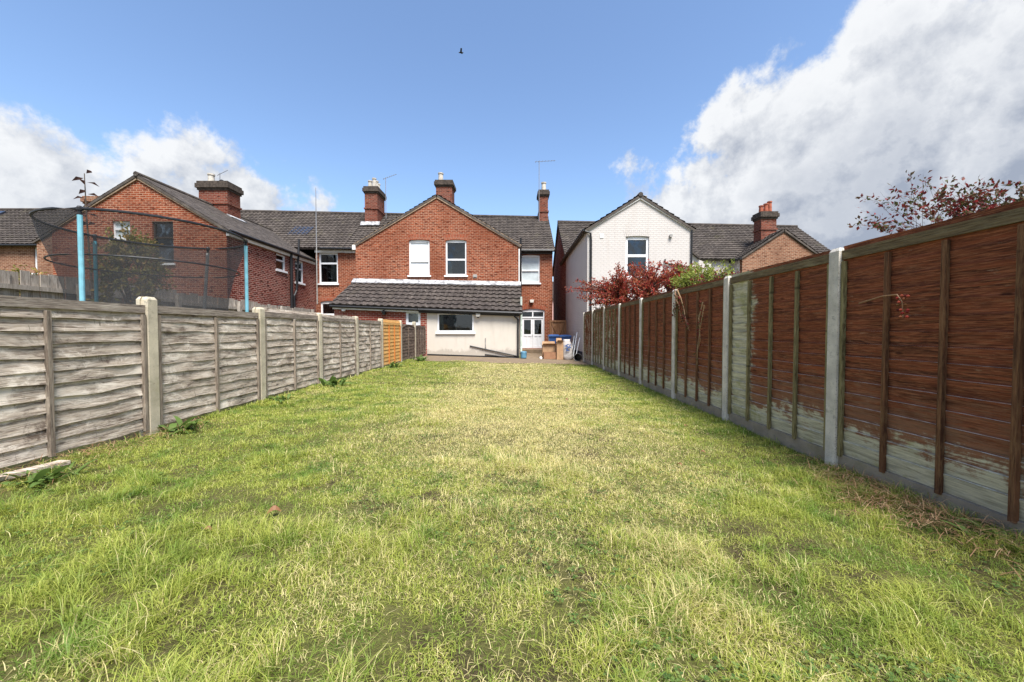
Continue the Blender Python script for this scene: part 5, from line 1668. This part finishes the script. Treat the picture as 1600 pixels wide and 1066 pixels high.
# fallen leaves
fl_spots = [(-1.48, 2.36, 0.075, 'curled brown leaf lying on lawn towards lower left'), (-1.72, 2.14, 0.045, 'small reddish leaf on lawn at lower left'), (0.95, 6.7, 0.07, 'brown leaf on right half of the lawn'),
            (1.55, 3.52, 0.05, 'tan leaf on lawn right of centre'), (1.98, 3.95, 0.05, 'pale orange leaf close to right fence'), (2.30, 5.05, 0.05, 'pink brown leaf by second right hand post')]
for (x, y, s, lab) in fl_spots:
    t = thing('fallen_leaf', lab, 'leaf', (x, y, float(lawn_z(x, y)) + 0.028), 'fallen leaves on the lawn')
    mb = MB()
    vs, fs = [], []
    for i in range(6):
        u = i / 5
        wd = s * 0.7 * math.sin(math.pi * (0.08 + 0.84 * u))
        zc = 0.25 * s * math.sin(math.pi * u)
        vs += [(s * (u - .5), -wd / 2, zc + wd * .35), (s * (u - .5), 0, zc), (s * (u - .5), wd / 2, zc + wd * .3)]
    for i in range(5):
        a = i * 3
        fs += [(a, a + 3, a + 4, a + 1), (a + 1, a + 4, a + 5, a + 2)]
    o = link('blade', mesh_of('blade', mb.add(vs, fs), M['fallen']), t)
    link('stalk', mesh_of('stalk', MB().tube([(-s * .5, 0, 0), (-s * .85, 0.01, 0.01)], 0.0016, 4), M['bark']), t)
    t.rotation_euler = (rng.uniform(-.3, .3), rng.uniform(-.3, .3), rng.uniform(0, 6.28))

# ------------------------------------------------------------------ side passage: gate, bins, boxes and rubbish
G = thing('timber_gate', 'brown braced timber gate across the side passage', 'gate', (2.6, 21.3, 0))
gx0, gx1, gy_, gz1 = 2.08, 3.02, 21.3, 1.88
for i in range(8):
    a = gx0 + 0.06 + i * (gx1 - gx0 - 0.12) / 8
    part('board', MB().box(a + 0.004, a + (gx1 - gx0 - 0.12) / 8 - 0.004, gy_ + 0.045, gy_ + 0.062, 0.08, gz1 - 0.02), M['wood_g'], G)
part('frame', MB().box(gx0, gx0 + 0.09, gy_, gy_ + 0.044, 0.05, gz1).box(gx1 - 0.09, gx1, gy_, gy_ + 0.044, 0.05, gz1).box(gx0 + 0.09, gx1 - 0.09, gy_ + 0.001, gy_ + 0.043, gz1 - 0.1, gz1).box(gx0 + 0.09, gx1 - 0.09, gy_ + 0.001, gy_ + 0.043, 0.10, 0.20).box(gx0 + 0.09, gx1 - 0.09, gy_ + 0.001, gy_ + 0.043, 0.92, 1.02), M['wood_g'], G)
part('brace', MB().bar((gx0 + 0.15, gy_ + 0.02, 1.72), (gx0 + 0.46, gy_ + 0.02, 1.04), 0.03, 0.08).bar((gx1 - 0.15, gy_ + 0.02, 1.72), (gx1 - 0.44, gy_ + 0.02, 1.04), 0.03, 0.08), M['wood_g'], G)


def wheelie(label, x, y):
    z0 = slope(x)
    t = thing('wheelie_bin', label, 'bin', (x, y, z0), 'blue bins by the passage')
    part('body', MB().frustum(x, y, z0 + 0.06, z0 + 0.98, 0.20, 0.22, 0.27, 0.31).box(x - 0.285, x + 0.285, y - 0.325, y + 0.325, z0 + 0.93, z0 + 0.985), M['bin'], t)
    lid = MB().frustum(x, y - 0.01, z0 + 0.99, z0 + 1.03, 0.30, 0.35, 0.295, 0.34).frustum(x, y - 0.01, z0 + 1.03, z0 + 1.08, 0.285, 0.33, 0.20, 0.25)
    part('lid', lid, M['bin'], t)
    part('handle', MB().tube([(x - 0.22, y + 0.38, z0 + 0.97), (x + 0.22, y + 0.38, z0 + 0.97)], 0.018, 6), M['bin'], t)
    for s in (-1, 1):
        part('wheel', MB().tube([(x + s * 0.21, y + 0.26, z0 + 0.10), (x + s * 0.26, y + 0.26, z0 + 0.10)], 0.10, 14), M['black'], t)


wheelie('blue wheelie bin beside the house wall', 2.16, 19.9)
wheelie('blue wheelie bin nearest the white house', 2.72, 19.75)


def carton(name, label, x0, x1, y0, y1, h, mat, flap=True):
    z0 = slope(x0) - 0.01
    t = thing(name, label, 'box', ((x0 + x1) / 2, (y0 + y1) / 2, z0))
    b = MB()
    th = 0.008
    b.box(x0, x1, y0, y0 + th, z0, z0 + h).box(x0, x1, y1 - th, y1, z0, z0 + h).box(x0, x0 + th, y0 + th, y1 - th, z0, z0 + h).box(x1 - th, x1, y0 + th, y1 - th, z0, z0 + h).box(x0 + th, x1 - th, y0 + th, y1 - th, z0, z0 + 0.02)
    part('carton', b, M[mat], t)
    if flap:
        part('flap', MB().prism([(x0 + 0.01, y0, z0 + h), (x1 - 0.01, y0, z0 + h), (x1 - 0.02, y0 - 0.10, z0 + h + 0.06), (x0 + 0.02, y0 - 0.10, z0 + h + 0.06)], (0, 0, 0.006)), M[mat], t)
        part('flap', MB().prism([(x0 + 0.01, y1, z0 + h), (x1 - 0.01, y1, z0 + h), (x1 - 0.02, y1 + 0.05, z0 + h + 0.14), (x0 + 0.02, y1 + 0.05, z0 + h + 0.14)], (0, 0, 0.006)), M[mat], t)
    return t


carton('cardboard_box', 'low brown cardboard box in front of the bins', 1.42, 1.98, 17.1, 17.5, 0.30, 'card_d', False)
c2 = carton('cardboard_box', 'tan cardboard box standing behind the low brown one', 1.40, 2.02, 17.55, 17.95, 0.62, 'card')
carton('cardboard_box', 'tall tan cardboard box leaning beside the grey sack', 1.99, 2.27, 17.0, 17.4, 0.80, 'card')

sk = thing('rubbish_sack', 'grey printed sack standing against the tall cardboard box', 'sack', (2.5, 17.2, 0))
sb = MB()
nu, nvv = 18, 10
vs, fs = [], []
for j in range(nvv + 1):
    tt = j / nvv
    z = 0.92 * tt
    rx_ = 0.25 * (1 - 0.30 * tt ** 2) if tt < 0.9 else 0.15
    ry_ = 0.20 * (1 - 0.45 * tt ** 2)
    if j == 0:
        rx_, ry_ = 0.20, 0.15
    for i in range(nu):
        a = 2 * math.pi * i / nu
        k = 1 + 0.09 * mnoise.noise((math.cos(a) * 2, math.sin(a) * 2, z * 5))
        vs.append((2.50 + rx_ * k * math.cos(a) - 0.05 * tt, 17.2 + ry_ * k * math.sin(a), z + 0.03 * mnoise.noise((a, z * 3, 1))))
for j in range(nvv):
    for i in range(nu):
        fs.append((j * nu + i, j * nu + (i + 1) % nu, (j + 1) * nu + (i + 1) % nu, (j + 1) * nu + i))
fs.append(tuple(nvv * nu + i for i in range(nu)))
body = part('sack', sb.add(vs, fs), M['bag'], sk, smooth=True)
pr = MB()
yf = 16.965
for (x, z, a, l, wd) in ((2.42, 0.66, 0.5, 0.20, 0.05), (2.50, 0.58, -0.3, 0.22, 0.05), (2.44, 0.50, 0.9, 0.16, 0.045), (2.56, 0.64, 1.4, 0.16, 0.04), (2.47, 0.42, 0.1, 0.14, 0.04)):
    dx_, dz_ = math.cos(a) * l / 2, math.sin(a) * l / 2
    pr.bar((x - dx_, yf, z - dz_), (x + dx_, yf, z + dz_), 0.012, wd, up=(0, -0.01, 1))
part('printed_mark', pr, M['print'], body)

bk = thing('black_bucket', 'black bucket lying on its side at foot of right fence', 'bucket', (2.82, 16.6, 0))
part('pail', MB().lathe((0, 0, 0), [(0.001, 0.30), (0.12, 0.30), (0.155, 0), (0.165, 0), (0.165, 0.02), (0.15, 0.02), (0.118, 0.285), (0.001, 0.285)], 18).xf(Matrix.Translation((2.82, 16.45, 0.155)) @ Matrix.Rotation(R(-86), 4, 'X') @ Matrix.Rotation(R(20), 4, 'Y')), M['black'], bk, smooth=False)
part('rim', MB().tube([(2.82 + 0.165 * math.cos(2 * math.pi * i / 20), 16.45, 0.16 + 0.165 * math.sin(2 * math.pi * i / 20)) for i in range(21)], 0.010, 6, cap=False), M['grey'], bk)
tb = thing('blue_tub', 'small blue plastic tub by the foot of the downpipe', 'tub', (0.52, 17.05, 0.06))
part('tub', MB().lathe((0.52, 17.05, 0.06), [(0.001, 0.0), (0.10, 0), (0.13, 0.05), (0.14, 0.27), (0.15, 0.28), (0.14, 0.30), (0.11, 0.32), (0.001, 0.325)], 16), M['tub'], tb, smooth=False)
part('handle', MB().tube([(0.52 + 0.13 * math.cos(math.pi * i / 8), 16.93, 0.33 + 0.07 * math.sin(math.pi * i / 8)) for i in range(9)], 0.007, 5), M['tub'], tb)
lt = [((2.76, 17.4, 0.05), (3.10, 18.3, 1.22)), ((2.70, 17.5, 0.05), (2.98, 18.4, 1.05)), ((2.86, 17.3, 0.05), (3.14, 17.8, 0.98))]
for k, (a, b) in enumerate(lt):
    t = thing('white_lath', ('longest white lath leaning on the white house', 'middle white lath leaning behind the sack', 'shortest white lath by the black bucket')[k], 'lath', a, 'white laths leaning on the white house')
    part('strip', MB().bar(a, b, 0.035, 0.02), M['lath'], t)
    part('end_cap', MB().bar(b, Vector(b) + (Vector(b) - Vector(a)).normalized() * 0.02, 0.03, 0.016), M['grey'], t)
sc = thing('paper_scrap', 'crumpled white paper scrap left of the low brown box', 'litter', (1.28, 17.0, 0.05))
mb = MB()
r_ = random.Random(3)
mb.lathe((1.28, 17.0, 0.06), [(0.001, -0.05), (0.05, -0.04), (0.07, 0.02), (0.045, 0.07), (0.001, 0.1)], 7)
mb.v = [(x + r_.uniform(-.015, .015), y + r_.uniform(-.015, .015), z + r_.uniform(-.01, .01)) for x, y, z in mb.v]
part('scrap', mb, M['lath'], sc)

# bird high over the roofs
bd_ = thing('bird', 'tiny dark bird flying high in the blue sky', 'bird', (-5.2, 40, 29.7))
part('body', MB().tube([(-5.45, 40, 29.7), (-5.3, 40, 29.72), (-5.1, 40, 29.72), (-4.95, 40, 29.7)], [0.02, 0.07, 0.06, 0.015], 7), M['bird'], bd_)
for s in (-1, 1):
    part('wing', MB().prism([(-5.3, 40 + s * 0.05, 29.73), (-5.12, 40 + s * 0.05, 29.73), (-5.05, 40 + s * 0.38, 29.86), (-5.2, 40 + s * 0.42, 29.86)], (0, 0, 0.012)), M['bird'], bd_)
